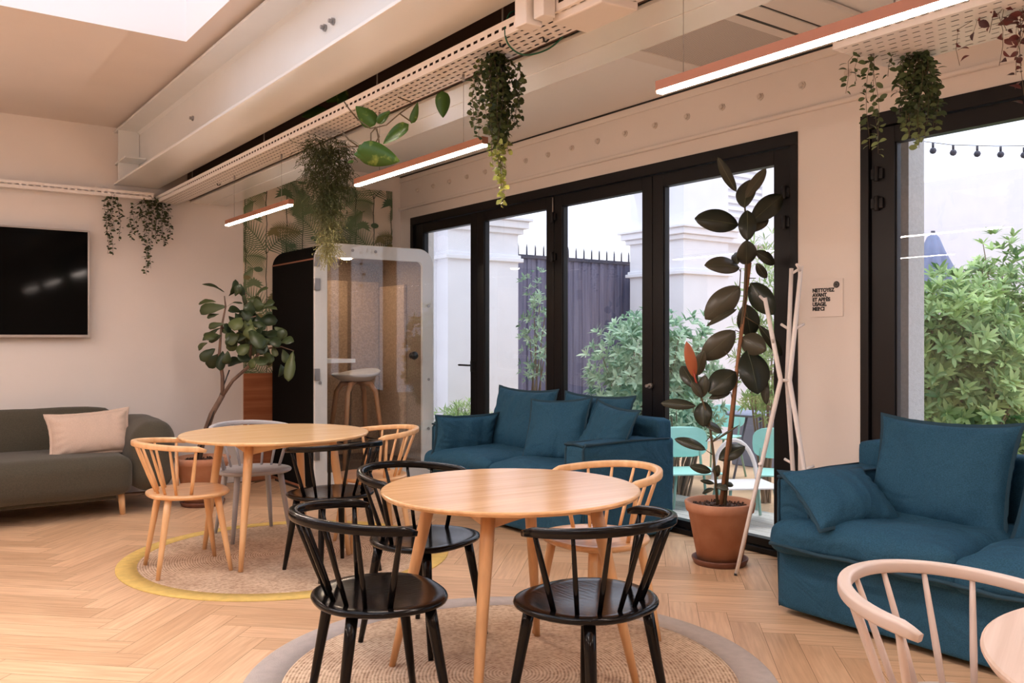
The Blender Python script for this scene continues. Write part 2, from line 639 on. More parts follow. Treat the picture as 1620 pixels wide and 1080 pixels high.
def soft_box(sx, sy, sz, r=0.05, n=14, bulge=(0, 0, 0), nz=0.0, seed=0, nscale=3.0, skirt=0):
    """rounded box centred on the origin in x,y, base at z=0"""
    mb = MB()
    vmap = {}
    hx, hy, hz = sx / 2, sy / 2, sz / 2

    def vert(i, j, k, N):
        key = (i, j, k)
        if key in vmap: return vmap[key]
        q = Vector((-1 + 2 * i / N, -1 + 2 * j / N, -1 + 2 * k / N))
        # cosine spacing concentrates vertices at the edges
        q = Vector([math.sin(c * PI / 2) * 0.6 + c * 0.4 for c in q])
        p = Vector((q.x * hx, q.y * hy, q.z * hz))
        inner = Vector((max(-hx + r, min(hx - r, p.x)), max(-hy + r, min(hy - r, p.y)), max(-hz + r, min(hz - r, p.z))))
        d = p - inner
        if d.length > 1e-9:
            p = inner + d.normalized() * r if d.length > r or True else p
        u, v, w = p.x / hx, p.y / hy, p.z / hz
        p.x += math.copysign(1, u) * bulge[0] * (1 - v * v) * (1 - w * w) * abs(u) ** 3
        p.y += math.copysign(1, v) * bulge[1] * (1 - u * u) * (1 - w * w) * abs(v) ** 3
        if w > 0:
            p.z += bulge[2] * (1 - u ** 4) * (1 - v ** 4) * w
        if nz:
            s_ = Vector((seed * 7.1, seed * 3.3, 0))
            dn = noise.noise_vector(p * nscale + s_) * nz + noise.noise_vector(p * nscale * 3 + s_) * nz * 0.4
            p = p + dn
        p.z += hz
        vmap[key] = len(mb.v)
        mb.v.append(tuple(p))
        return vmap[key]

    N = n
    for a in range(N):
        for b in range(N):
            for face in range(6):
                if face == 0: q = [(a, b, 0), (a, b + 1, 0), (a + 1, b + 1, 0), (a + 1, b, 0)]
                elif face == 1: q = [(a, b, N), (a + 1, b, N), (a + 1, b + 1, N), (a, b + 1, N)]
                elif face == 2: q = [(a, 0, b), (a + 1, 0, b), (a + 1, 0, b + 1), (a, 0, b + 1)]
                elif face == 3: q = [(a, N, b), (a, N, b + 1), (a + 1, N, b + 1), (a + 1, N, b)]
                elif face == 4: q = [(0, a, b), (0, a, b + 1), (0, a + 1, b + 1), (0, a + 1, b)]
                else: q = [(N, a, b), (N, a + 1, b), (N, a + 1, b + 1), (N, a, b + 1)]
                mb.f.append([vert(*t, N) for t in q])
                mb.mi.append(0)
                mb.sm.append(True)
    return mb


def cushion_mb(w, h, t, seed=0, n=34, flange=0.016, wr=0.016):
    """pillow standing in the xz plane, centred on the origin, puffed along y"""
    mb = MB()
    rnd = random.Random(seed)
    off = Vector((seed * 5.3, seed * 1.7, 0))

    def pos(i, j, side):
        u, v = -1 + 2 * i / n, -1 + 2 * j / n
        x = w / 2 * u * (1 - 0.085 * (1 - v * v) ** 0.8 * abs(u) ** 2)
        z = h / 2 * v * (1 - 0.11 * (1 - u * u) ** 0.8 * abs(v) ** 2)
        pf = max(0.0, (1 - u * u) * (1 - v * v)) ** 0.42
        slump = 1 + 0.25 * (-v) * (1 - v * v)
        y = side * t / 2 * pf * slump
        nn = noise.noise(Vector((x * 5, z * 5, side * 3)) + off)
        n2 = noise.noise(Vector((x * 14, z * 3.5, side)) + off)
        edge = min(1, (1 - abs(u)) * 6, (1 - abs(v)) * 6)
        # radial creases running from the seams and the corners
        cr = math.sin(18 * math.atan2(v, u) + 5 * nn) * (max(abs(u), abs(v)) ** 4) * edge
        y += side * wr * (nn * 1.4 * edge + n2 * 0.8 * edge + cr * 0.5)
        return (x, y, z)
    for side in (-1, 1):
        b = len(mb.v)
        for j in range(n + 1):
            for i in range(n + 1):
                p = pos(i, j, side)
                if i in (0, n) or j in (0, n): p = (p[0], side * 0.003, p[2])
                mb.v.append(p)
        for j in range(n):
            for i in range(n):
                q = [b + j * (n + 1) + i, b + j * (n + 1) + i + 1, b + (j + 1) * (n + 1) + i + 1, b + (j + 1) * (n + 1) + i]
                if side == 1: q.reverse()
                mb.f.append(q)
                mb.mi.append(0)
                mb.sm.append(True)
    # seam flange all round
    ring = [(i, 0) for i in range(n)] + [(n, j) for j in range(n)] + [(n - i, n) for i in range(n)] + [(0, n - j) for j in range(n)]
    b = len(mb.v)
    k = len(ring)
    for (i, j) in ring:
        u, v = -1 + 2 * i / n, -1 + 2 * j / n
        p = pos(i, j, 1)
        d = Vector((math.copysign(1, u) if i in (0, n) else 0, 0, math.copysign(1, v) if j in (0, n) else 0))
        wav = 0.006 * noise.noise(Vector((p[0] * 30, p[2] * 30, seed)))
        e = Vector((p[0], 0, p[2])) + d * (flange + wav * 0.5)
        for yy, q in ((-0.003, Vector((p[0], 0, p[2])) - d * 0.004), (-0.0025, e), (0.0025, e), (0.003, Vector((p[0], 0, p[2])) - d * 0.004)):
            mb.v.append((q.x, yy + (wav if q is e else 0), q.z))
    for a in range(k):
        c = (a + 1) % k
        for s_ in range(3):
            mb.f.append([b + a * 4 + s_, b + c * 4 + s_, b + c * 4 + s_ + 1, b + a * 4 + s_ + 1])
            mb.mi.append(1)
            mb.sm.append(True)
    return mb


def place_axes(o, c, xa, za):
    xa = Vector(xa).normalized()
    za = Vector(za)
    za = (za - xa * za.dot(xa)).normalized()
    ya = za.cross(xa)
    m = Matrix((xa, ya, za)).transposed().to_4x4()
    o.matrix_world = Matrix.Translation(c) @ m


def cushion(name, w, h, t, loc, rot, mats, seed, label, group=None, lean=None, n=34):
    o = build(name, cushion_mb(w, h, t, seed, n=n), mats)
    o.location = loc
    o.rotation_euler = rot
    tag(o, label, 'cushion', group)
    return o


# ------------------------------------------------------------------ leaves
def leaf_geo(mb, base, tip, width, normal, nseg=5, shape='oval', curl=0.12, fold=0.15, tone=0.5, mi=0, thick=0):
    base, tip = Vector(base), Vector(tip)
    d = tip - base
    L = d.length
    if L < 1e-6: return
    d = d / L
    nrm = Vector(normal)
    nrm = nrm - d * nrm.dot(d)
    if nrm.length < 1e-4: nrm = d.orthogonal()
    nrm.normalize()
    side = d.cross(nrm)
    b = len(mb.v)
    for i in range(nseg + 1):
        f = i / nseg
        if shape == 'oval': wf = math.sin(PI * min(1, max(0, f))) ** 0.62
        elif shape == 'drop': wf = (math.sin(PI * f ** 0.8)) ** 0.8 * (1.1 - 0.4 * f)
        elif shape == 'fiddle': wf = (math.sin(PI * f ** 1.35)) ** 0.5 * (0.62 + 0.4 * f)
        elif shape == 'heart': wf = (math.sin(PI * f ** 0.62)) ** 0.75
        else: wf = 1 - f * 0.95
        if i in (0, nseg): wf = 0.04
        c = base + d * (L * f) + nrm * (curl * L * math.sin(PI * f))
        w = width / 2 * wf
        mb.v.append(tuple(c + side * w + nrm * (fold * w)))
        mb.v.append(tuple(c))
        mb.v.append(tuple(c - side * w + nrm * (fold * w)))
    for i in range(nseg):
        a = b + i * 3
        for k in (0, 1):
            mb.f.append([a + k, a + 3 + k, a + 4 + k, a + 1 + k])
            mb.mi.append(mi)
            mb.sm.append(True)
            mb.tone.append(tone)


def solid(o, t=0.002):
    s = o.modifiers.new('thick', 'SOLIDIFY')
    s.thickness = t
    s.offset = 0


def tonefill(mb, val=0.5):
    while len(mb.tone) < len(mb.f): mb.tone.append(val)


# ------------------------------------------------------------------ the shell of the room
YW = 8.0       # tv wall
XW = 4.42      # window wall


def herringbone():
    Wd, L = 0.136, 0.68
    mb = MB()
    mb.tone, mb.uv = [], []
    rnd = random.Random(4)
    g = 0.0008
    c45 = math.cos(R(45))

    def plank(u0, u1, v0, v1, horiz):
        cx, cy = (u0 + u1) / 2, (v0 + v1) / 2
        X, Y = (cx - cy) * c45 + 0.92, (cx + cy) * c45
        if not (-4.4 < X < 4.62 and -3.4 < Y < 8.1): return
        vs = []
        for (u, v) in ((u0 + g, v0 + g), (u1 - g, v0 + g), (u1 - g, v1 - g), (u0 + g, v1 - g)):
            vs.append((max(-4.5, min(4.66, (u - v) * c45 + 0.92)), min(8.12, (u + v) * c45), 0.0))
        mb.add(vs, [(0, 1, 2, 3)])
        mb.tone.append(rnd.random())
        o1, o2 = rnd.random() * 20, rnd.random() * 20
        if horiz: q = [(0, 0), (L, 0), (L, Wd), (0, Wd)]
        else: q = [(0, 0), (0, Wd), (L, Wd), (L, 0)]
        for a, b in q: mb.uv.extend((a + o1, b + o2))
    for k in range(-12, 14):
        for i in range(-70, 130):
            ou, ov = k * L, -k * L
            plank(i * Wd + ou, i * Wd + L + ou, i * Wd + ov, (i + 1) * Wd + ov, True)
            plank(i * Wd + L + ou, i * Wd + L + Wd + ou, (i + 1) * Wd - L + ov, (i + 1) * Wd + ov, False)
    # the sub-floor shows as the thin dark joints
    b = len(mb.f)
    mb.add([(-4.6, -3.6, -0.0015), (4.66, -3.6, -0.0015), (4.66, 8.12, -0.0015), (-4.6, 8.12, -0.0015)], [(0, 1, 2, 3)], mi=1)
    mb.tone.append(0)
    mb.uv.extend([0] * 8)
    o = build('floor', mb, [M['floor'], mat('floor_joint', (0.16, 0.08, 0.04), 0.9)])
    struct(o)


herringbone()
DOORZ = 2.55
struct(boxobj('wall_back', (-4.6, 4.62, YW, YW + 0.2, 0, 3.6), M['wall']))
struct(boxobj('wall_left', (-4.8, -4.6, -3.6, YW + 0.2, 0, 3.6), M['wall']))
struct(boxobj('wall_front', (-4.6, 4.62, -3.8, -3.6, 0, 3.6), M['wall']))
wr = MB()
for (y0, y1, z0, z1) in ((7.78, YW, 0, 3.0), (2.76, 3.17, 0, 3.0), (-3.6, -1.9, 0, 3.0), (-1.9, 2.76, DOORZ, 3.0), (3.17, 7.78, DOORZ, 3.0)):
    wr.box(XW, XW + 0.27, y0, y1, z0, z1)
struct(build('wall_right', wr, M['wall']))
# ceilings
cl = MB()
ZC = 3.12
SX0, SX1, SY0, SY1 = -2.5, 1.53, 0.4, 5.43
cl.box(-4.6, SX0, -3.6, YW, ZC, ZC + 0.1)
cl.box(SX0, SX1, SY1, YW, ZC, ZC + 0.1)
cl.box(SX0, SX1, -3.6, SY0, ZC, ZC + 0.1)
cl.box(SX1, 1.86, -3.6, YW, ZC, ZC + 0.1)
struct(build('ceiling', cl, M['ceiling']))
wl_ = MB()
wl_.box(SX0, SX0 + 0.003, SY0, SY1, ZC - 0.0005, ZC + 1.0)
wl_.box(SX1 - 0.003, SX1, SY0, SY1, ZC - 0.0005, ZC + 1.0)
wl_.box(SX0, SX1, SY0, SY0 + 0.003, ZC - 0.0005, ZC + 1.0)
wl_.box(SX0, SX1, SY1 - 0.003, SY1, ZC - 0.0005, ZC + 1.0)
wl_.box(SX0 - 0.1, SX0, SY0 - 0.1, SY1 + 0.1, ZC + 0.1, ZC + 1.0)
wl_.box(SX1, SX1 + 0.1, SY0 - 0.1, SY1 + 0.1, ZC + 0.1, ZC + 1.0)
wl_.box(SX0, SX1, SY0 - 0.1, SY0, ZC + 0.1, ZC + 1.0)
wl_.box(SX0, SX1, SY1, SY1 + 0.1, ZC + 0.1, ZC + 1.0)
sw = struct(build('trim_skylight', wl_, M['well']))
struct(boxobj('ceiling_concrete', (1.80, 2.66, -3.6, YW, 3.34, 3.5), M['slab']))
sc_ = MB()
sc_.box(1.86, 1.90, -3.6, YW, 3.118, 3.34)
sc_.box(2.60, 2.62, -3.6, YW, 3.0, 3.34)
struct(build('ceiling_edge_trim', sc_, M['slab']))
struct(boxobj('ceiling_window_side', (2.62, XW + 0.1, -3.6, YW, 3.0, 3.1), M['white_ceiling']))
rb = MB()
rnd = random.Random(8)
for k in range(9):
    y = 7.4 - k * 0.95
    rb.box(1.86, 2.62, y, y + 0.16, 3.10, 3.34)
struct(build('trim_ceiling_joists', rb, mat('joist_brown', (0.07, 0.045, 0.034), 0.8, noise_scale=12, noise_amt=0.4)))
# picture ledge over the doors, joint line, bolts
lg = MB()
lg.box(XW - 0.035, XW, -3.6, 7.99, 2.645, 2.672)
struct(build('trim_ledge', lg, M['wall'], bevel=0.01, seg=3))
struct(boxobj('trim_shadow_gap', (XW - 0.012, XW, -3.6, 7.99, 2.988, 3.0), M['black']))
struct(boxobj('trim_ceiling_cove', (XW - 0.02, XW, -3.6, 7.99, 2.935, 2.985), M['wall'], bevel=0.006))
first = None
for k in range(26):
    y = 7.64 - 0.3 * k
    if y < 1.6: break
    if first is None:
        b = MB()
        b.lathe([(0.0, -0.022), (0.014, -0.022), (0.016, -0.007), (0.024, -0.006), (0.024, 0.0)], 8, smooth=False)
        b.xf(Matrix.Rotation(R(-90), 4, 'Y') @ Matrix.Scale(-1, 4, (0, 0, 1)))
        first = o = build('bolt_head', b, mat('bolt_paint', (0.68, 0.60, 0.54), 0.5))
        tag(o, 'painted bolt head in the row on the beige wall band above the black glass doors', 'bolt', 'bolt heads above the doors')
    else:
        o = first.copy()
        C.objects.link(o)
    o.location = (XW, y, 2.815)
# wood wainscot and palm wallpaper at the back
struct(boxobj('trim_pine_wainscot', (2.765, XW - 0.002, YW - 0.022, YW, 0.0, 1.0), M['pine'], bevel=0.002))


def wallpaper():
    mb = MB()
    x0, x1, z0, z1 = 2.765, XW - 0.10, 1.0, 2.84
    mb.add([(x0, 0, z0), (x1, 0, z0), (x1, 0, z1), (x0, 0, z1)], [(0, 1, 2, 3)], 0)
    rnd = random.Random(21)
    lay = [0.0008]

    def poly(pts, mi):
        pts = [(min(max(a, x0 + 0.001), x1 - 0.001), min(max(b, z0 + 0.001), z1 - 0.001)) for a, b in pts]
        lay[0] += 0.0000012
        mb.add([(a, -lay[0], b) for a, b in pts], [tuple(range(len(pts)))], mi)

    def line(pts, w, mi):
        for (a, b), (c, d) in zip(pts, pts[1:]):
            L = math.hypot(c - a, d - b) + 1e-9
            nx, nz = -(d - b) / L * w / 2, (c - a) / L * w / 2
            poly([(a - nx, b - nz), (c - nx, d - nz), (c + nx, d + nz), (a + nx, b + nz)], mi)

    def frond(x, z, ang, L, droop, mi, n=18, lw=0.15):
        pts = []
        for i in range(n + 1):
            f = i / n
            a = ang + droop * f
            if i == 0: p = (x, z)
            else: p = (pts[-1][0] + math.cos(a) * L / n, pts[-1][1] + math.sin(a) * L / n)
            pts.append(p)
        line(pts, 0.006, 3)
        for i in range(2, n + 1):
            f = i / n
            a = ang + droop * f
            ll = lw * math.sin(PI * min(1, f * 0.92 + 0.1)) ** 0.7 * (1.5 if f < 0.8 else 1.0)
            for sgn in (-1, 1):
                b = a + sgn * (1.05 - 0.35 * f)
                tx, tz = pts[i][0] + math.cos(b) * ll, pts[i][1] + math.sin(b) * ll - ll * 0.25
                w = 0.0066
                poly([(pts[i][0] - w * math.sin(b), pts[i][1] + w * math.cos(b)), (tx, tz), (pts[i][0] + w * math.sin(b), pts[i][1] - w * math.cos(b))], mi)

    def fan(x, z, r, mi):
        n = 11
        for i in range(n):
            a = R(-10 + 200 * i / (n - 1))
            rr = r * (0.85 + 0.2 * rnd.random())
            w = 0.011
            mx_, mz_ = x + math.cos(a) * rr * 0.6, z + math.sin(a) * rr * 0.6
            poly([(x, z), (mx_ - w * math.sin(a), mz_ + w * math.cos(a)), (x + math.cos(a) * rr, z + math.sin(a) * rr - rr * 0.2), (mx_ + w * math.sin(a), mz_ - w * math.cos(a))], mi)
    per = 0.56
    for col in range(-1, 5):
        bx = x0 + 0.02 + col * per
        for (dx, mi) in ((0.0, 3), (0.20, 3), (0.40, 3)):
            x = bx + dx
            if x < x0 + 0.01 or x > x1: continue
            line([(x + 0.006 * math.sin(q * 1.9), 1.0 + q * 0.10) for q in range(19)], 0.008, 3)
        for row in range(-1, 4):
            z = 1.05 + row * 0.62 + 0.10 * (col % 2)
            frond(bx + 0.20, z + 0.45, R(110), 0.42, R(45), 1)
            frond(bx + 0.20, z + 0.45, R(60), 0.45, R(-50), 2)
            frond(bx + 0.42, z + 0.25, R(40), 0.36, R(-60), 1)
            frond(bx + 0.31, z + 0.60, R(-20), 0.38, R(-45), 2)
            frond(bx + 0.10, z + 0.32, R(200), 0.30, R(50), 1, lw=0.12)
            frond(bx + 0.0, z + 0.55, R(150), 0.34, R(45), 4, lw=0.09)
            fan(bx + 0.38, z + 0.40, 0.105, 2)
            fan(bx + 0.08, z + 0.15, 0.10, 1)
            fan(bx + 0.27, z + 0.02, 0.075, 4)
            for q in range(3):
                cx, cz = bx + rnd.random() * per, z + rnd.random() * 0.6
                r = 0.022 + 0.02 * rnd.random()
                poly([(cx + r * 1.2 * math.cos(a), cz + r * 0.7 * math.sin(a)) for a in [2 * PI * t / 9 for t in range(9)]], rnd.choice((2, 4)))
    ms = [mat('wallpaper_ground', (0.86, 0.73, 0.59), 0.85, noise_scale=5, noise_amt=0.08),
          mat('wallpaper_green', (0.19, 0.25, 0.13), 0.85), mat('wallpaper_dark_green', (0.12, 0.175, 0.095), 0.85),
          mat('wallpaper_stem', (0.07, 0.08, 0.05), 0.85), mat('wallpaper_gold', (0.26, 0.22, 0.10), 0.85)]
    o = build('trim_palm_wallpaper', mb, ms)
    o.location = (0, YW - 0.002, 0)
    struct(o)


wallpaper()

# ------------------------------------------------------------------ steel beams


def ibeam(name, xc, w, z0, z1, y0, y1, tf=0.018, tw=0.012, m=None, extra=True):
    mb = MB()
    mb.box(xc - w / 2, xc + w / 2, y0, y1, z0, z0 + tf)
    mb.box(xc - w / 2, xc + w / 2, y0, y1, z1 - tf, z1)
    mb.box(xc - tw / 2, xc + tw / 2, y0, y1, z0 + tf, z1 - tf)
    # root fillets
    for s in (-1, 1):
        for zz, q in ((z0 + tf, 1), (z1 - tf, -1)):
            x = xc + s * tw / 2
            mb.add([(x, y0, zz + q * 0.02), (x, y1, zz + q * 0.02), (x + s * 0.02, y1, zz), (x + s * 0.02, y0, zz)], [(0, 1, 2, 3)])
    o = build(name, mb, m or M['steel'], bevel=0.003)
    return struct(o)


b1 = ibeam('trim_steel_beam', 1.83, 0.36, 2.63, 3.09, -3.6, YW)
b1['label'] = 'deep grey painted steel beam'
st = MB()
st.box(1.655, 1.82, 7.85, 7.862, 2.65, 3.09)
st.box(1.655, 1.82, 7.6, 7.99, 2.80, 2.812)
struct(build('trim_beam_stiffener', st, M['steel']))
bb = MB()
for (px, py) in ((514, 44), (527, 34), (305, 187)):
    d = ray(px, py)
    t = 1.82 / d.x
    y, z = d.y * t, HH + d.z * t
    for dz in (0,):
        q = MB()
        q.lathe([(0, 0.028), (0.011, 0.028), (0.011, 0.012), (0.019, 0.012), (0.019, 0)], 6, smooth=False)
        q.xf(Matrix.Translation((1.824, y, z)) @ Matrix.Rotation(R(-90), 4, 'Y'))
        bb.add(q.v, q.f)
struct(build('trim_beam_bolts', bb, M['galv']))
ibeam('trim_window_side_beam', 2.362, 0.155, 2.535, 3.3, -3.6, YW)
struct(boxobj('trim_gap_shade_board', (2.262, 2.283, -3.6, YW, 2.556, 3.3), mat('gap_shade_brown', (0.09, 0.055, 0.04), 0.7)))  # added dark board, its brown stands in for shade in the gap beside the tray
ibeam('trim_double_beam', 2.528, 0.165, 2.535, 3.3, -3.6, YW)

# ------------------------------------------------------------------ perforated trays


def tray(name, x0, x1, z, y0, y1, rows, label, side=0.06, along='Y', pitch=0.050, slot=0.030):
    mb = MB()
    wr_ = (x1 - x0) / rows
    sw_ = 0.0105
    nc = int((y1 - y0) / pitch)
    for r_ in range(rows):
        a, b = x0 + r_ * wr_, x0 + (r_ + 1) * wr_
        m0, m1 = (a + b) / 2 - sw_ / 2, (a + b) / 2 + sw_ / 2
        sh = pitch / 2 if r_ % 2 else 0
        mb.add([(a, y0, z), (m0, y0, z), (m0, y1, z), (a, y1, z)], [(0, 1, 2, 3)])
        mb.add([(m1, y0, z), (b, y0, z), (b, y1, z), (m1, y1, z)], [(0, 1, 2, 3)])
        for k in range(-1, nc + 1):
            s0 = max(y0, y0 + k * pitch + sh + slot)
            s1 = min(y1, y0 + (k + 1) * pitch + sh)
            if s1 > s0: mb.add([(m0, s0, z), (m1, s0, z), (m1, s1, z), (m0, s1, z)], [(0, 1, 2, 3)])
    zz0, zz1 = z, z + side
    m0, m1 = z + side * 0.42, z + side * 0.62
    for x in (x0, x1):
        mb.add([(x, y0, zz0), (x, y1, zz0), (x, y1, m0), (x, y0, m0)], [(0, 1, 2, 3)])
        mb.add([(x, y0, m1), (x, y1, m1), (x, y1, zz1), (x, y0, zz1)], [(0, 1, 2, 3)])
        k = 0
        while y0 + k * pitch < y1:
            s0, s1 = y0 + k * pitch + slot, min(y1, y0 + (k + 1) * pitch)
            if s1 > s0: mb.add([(x, s0, m0), (x, s1, m0), (x, s1, m1), (x, s0, m1)], [(0, 1, 2, 3)])
            k += 1
        s = 1 if x == x0 else -1
        mb.add([(x, y0, zz1), (x, y1, zz1), (x + s * 0.012, y1, zz1), (x + s * 0.012, y0, zz1)], [(0, 1, 2, 3)])
    o = build(name, mb, M['tray'])
    solid(o, 0.0015)
    lb = MB()
    lb.box(x0 + 0.006, x1 - 0.006, y0 + 0.05, y1 - 0.01, z + 0.014, z + 0.026)
    c_ = build('slot_shade_liner', lb, M['black'], o)  # flat black sheet standing for cables, added so the slots read dark
    return o


tr1 = tray('cable_tray', 1.985, 2.165, 2.50, -1.5, 7.97, 5, '')
tag(tr1, 'long white perforated cable tray running under the steel beam towards the wallpaper', 'cable tray')
tr2 = tray('cable_tray', 7.885, 7.985, 2.515, -4.5, 1.95, 2, '')
for v in tr2.data.vertices: v.co = Vector((v.co.y, v.co.x, v.co.z))
for v in tr2.children[0].data.vertices: v.co = Vector((v.co.y, v.co.x, v.co.z))
tag(tr2, 'white slotted cable tray fixed along the wall above the television', 'cable tray')
tr3 = tray('cable_tray', 3.16, 3.57, 2.50, -1.2, 2.10, 8, '')
tag(tr3, 'short wide white slotted tray hanging near the windows, carrying trailing plants', 'cable tray')
# threaded rods that carry the trays
for x, ys, z1 in ((2.075, (7.2, 5.6, 4.0, 2.9, 1.4), 3.34), (3.36, (1.95, 0.6, -0.6), 3.0)):
    for y in ys:
        b = MB()
        b.tube([(x, y, 2.503), (x, y, z1 + 0.002)], 0.004, 6)
        o = build('tray_hanger_rod', b, M['wire'])
        tag(o, 'thin steel rod holding a white cable tray below the ceiling', 'rod', 'hanger rods of the cable trays')

# small services on the tray
b = MB()
b.box(1.90, 1.975, 2.51, 2.58, 2.46, 2.62)
b.box(1.925, 1.98, 2.44, 2.50, 2.475, 2.62)
o = build('junction_box', b, M['whiteplastic'], bevel=0.004)
tag(o, 'white junction box with a looped green cable fixed to the tray', 'junction box')
p = [(818, 17, 3.45), (806, 22, 3.42), (799, 45, 3.40), (803, 68, 3.4), (820, 84, 3.42), (842, 86, 3.44), (868, 77, 3.46), (886, 62, 3.46), (896, 47, 3.44)]
b = MB()
pts = [at(*q) for q in p]
sp = []
for i in range(len(pts) - 1):
    p0, p1, p2, p3 = pts[max(i - 1, 0)], pts[i], pts[i + 1], pts[min(i + 2, len(pts) - 1)]
    for k in range(6):
        t = k / 6
        sp.append(0.5 * ((2 * p1) + (p2 - p0) * t + (2 * p0 - 5 * p1 + 4 * p2 - p3) * t * t + (3 * p1 - p0 - 3 * p2 + p3) * t ** 3))
sp.append(pts[-1])
b.tube(sp, 0.0035, 8)
o = build('cable', b, M['green_cable'])
tag(o, 'green cable looping from the white junction box to the perforated tray', 'cable')
# access point plate hanging under tray
zz = 2.47
cor = []
for (x, y) in ((874, 38), (929, 53), (1010, 17), (952, 3)):
    d = ray(x, y)
    t = (zz - HH) / d.z
    cor.append(Vector((d.x * t, d.y * t, zz)))
b = MB()
vs = cor + [c + Vector((0, 0, 0.035)) for c in cor]
b.add(vs, [(3, 2, 1, 0), (4, 5, 6, 7), (0, 1, 5, 4), (1, 2, 6, 5), (2, 3, 7, 6), (3, 0, 4, 7)])
o = build('wireless_panel', b, M['whiteplastic'], bevel=0.006)
tag(o, 'flat square white panel mounted under the perforated tray', 'panel')
# black clips hanging from the tray slots
for (x, y) in ((793, 70), (862, 62), (345, 291)):
    d = ray(x, y)
    t = (2.495 - HH) / d.z
    c_ = Vector((d.x * t, d.y * t, 2.497))
    b = MB()
    b.tube([c_ + Vector((-0.008, 0, 0.008)), c_ + Vector((-0.004, 0, -0.012)), c_ + Vector((0.012, 0.006, -0.008)), c_ + Vector((0.022, 0.0, 0.004))], 0.004, 6)
    o = build('tray_clip', b, M['black'])
    tag(o, 'small black plastic clip hooked through a slot of the white tray', 'clip', 'black clips on the tray')

# air conditioning cassette
ac = empty('air_conditioner', (3.8, 3.05, 2.995))
tag(ac, 'white air conditioning cassette with perforated panel set in the ceiling by the windows', 'air conditioner')


def perfmat():
    m = mat('perforated_sheet', (0.62, 0.56, 0.52), 0.6)
    nt = m.node_tree
    n, l = nt.nodes, nt.links
    tc = n.new('ShaderNodeTexCoord')
    vo = n.new('ShaderNodeTexVoronoi')
    vo.inputs['Scale'].default_value = 90
    vo.inputs['Randomness'].default_value = 0.0
    l.new(tc.outputs['Object'], vo.inputs[0])
    rp = n.new('ShaderNodeValToRGB')
    rp.color_ramp.elements[0].position = 0.28
    rp.color_ramp.elements[0].color = (0.20, 0.17, 0.15, 1)
    rp.color_ramp.elements[1].position = 0.32
    rp.color_ramp.elements[1].color = (0.70, 0.63, 0.58, 1)
    l.new(vo.outputs['Distance'], rp.inputs[0])
    l.new(rp.outputs[0], n['Principled BSDF'].inputs['Base Color'])
    return m


boxobj('grille', (-0.5, 0.42, -0.06, 0.56, -0.012, 0), perfmat(), ac)
b = MB()
b.box(-0.62, 0.45, 0.56, 0.70, -0.022, 0)
b.box(-0.62, 0.45, -0.50, -0.06, -0.026, 0)
b.box(-0.62, -0.5, -0.06, 0.56, -0.020, 0)
b.box(0.42, 0.45, -0.06, 0.56, -0.020, 0)
build('casing', b, M['whiteplastic'], ac, bevel=0.006)
b = MB()
b.box(-0.55, 0.36, -0.165, -0.145, -0.031, -0.024)
b.box(-0.55, 0.36, -0.30, -0.294, -0.029, -0.024)
build('air_slot', b, M['black'], ac)
boxobj('flap', (-0.54, 0.34, -0.29, -0.17, -0.034, -0.026), M['whiteplastic'], ac, bevel=0.004)

# ------------------------------------------------------------------ LED rails


def rail(x, y0, y1, z, label, wires, zt=2.5, emit=None):
    L = y1 - y0
    root = empty('light_rail', (x, (y0 + y1) / 2, z))
    tag(root, label, 'lamp', 'copper linear lamps')
    b = MB()
    b.box(-0.016, -0.0135, -L / 2, L / 2, 0.004, 0.036)
    b.box(0.0135, 0.016, -L / 2, L / 2, 0.004, 0.036)
    b.box(-0.0135, 0.0135, -L / 2, L / 2, 0.033, 0.036)
    b.box(-0.0135, 0.0135, -L / 2, -L / 2 + 0.002, 0.004, 0.033)
    b.box(-0.0135, 0.0135, L / 2 - 0.002, L / 2, 0.004, 0.033)
    build('housing', b, M['copper'], root)
    boxobj('diffuser', (-0.0135, 0.0135, -L / 2 + 0.003, L / 2 - 0.003, -0.004, 0.008), M['led'], root)
    for wy in wires:
        w = MB()
        w.tube([(0, wy, 0.035), (0, wy, zt - z)], 0.0012, 5)
        build('suspension_wire', w, M['wire'], root)
        w = MB()
        w.tube([(0, wy, zt - z - 0.03), (0, wy, zt - z)], 0.006, 8)
        build('wire_gripper', w, M['galv'], root)
    return root


rail(2.125, 3.10, 4.34, 2.155, 'copper linear lamp hanging between the two large windowside plants, lit white', (-0.45, 0.35))
rail(2.125, 0.85, 2.07, 2.145, 'large copper linear lamp close overhead, crossing the upper corner above the window plants', (-0.40, 0.50), zt=2.535)
rail(2.10, 5.20, 6.42, 2.155, 'copper linear lamp hanging in front of the palm wallpaper', (-0.45, 0.45))
# further rows of the same lamps in the rest of the room
for (x, y) in ((-0.35, 5.9), (-0.35, 3.2), (-0.35, 0.3), (-2.7, 5.9), (-2.7, 3.2), (-2.7, 0.3), (-0.35, -2.0), (3.0, -1.6)):
    rail(x, y, y + 1.24, 2.45, 'copper linear lamp hanging in the part of the room behind the viewer', (-0.45, 0.45), zt=3.12 if x < 1.8 else 2.8)
rail(2.125, -1.25, 0.0, 2.15, 'copper linear lamp hanging under the tray behind the viewer', (-0.45, 0.45))
# black supply cable on the ceiling edge is the joint strip above

# ------------------------------------------------------------------ folding doors


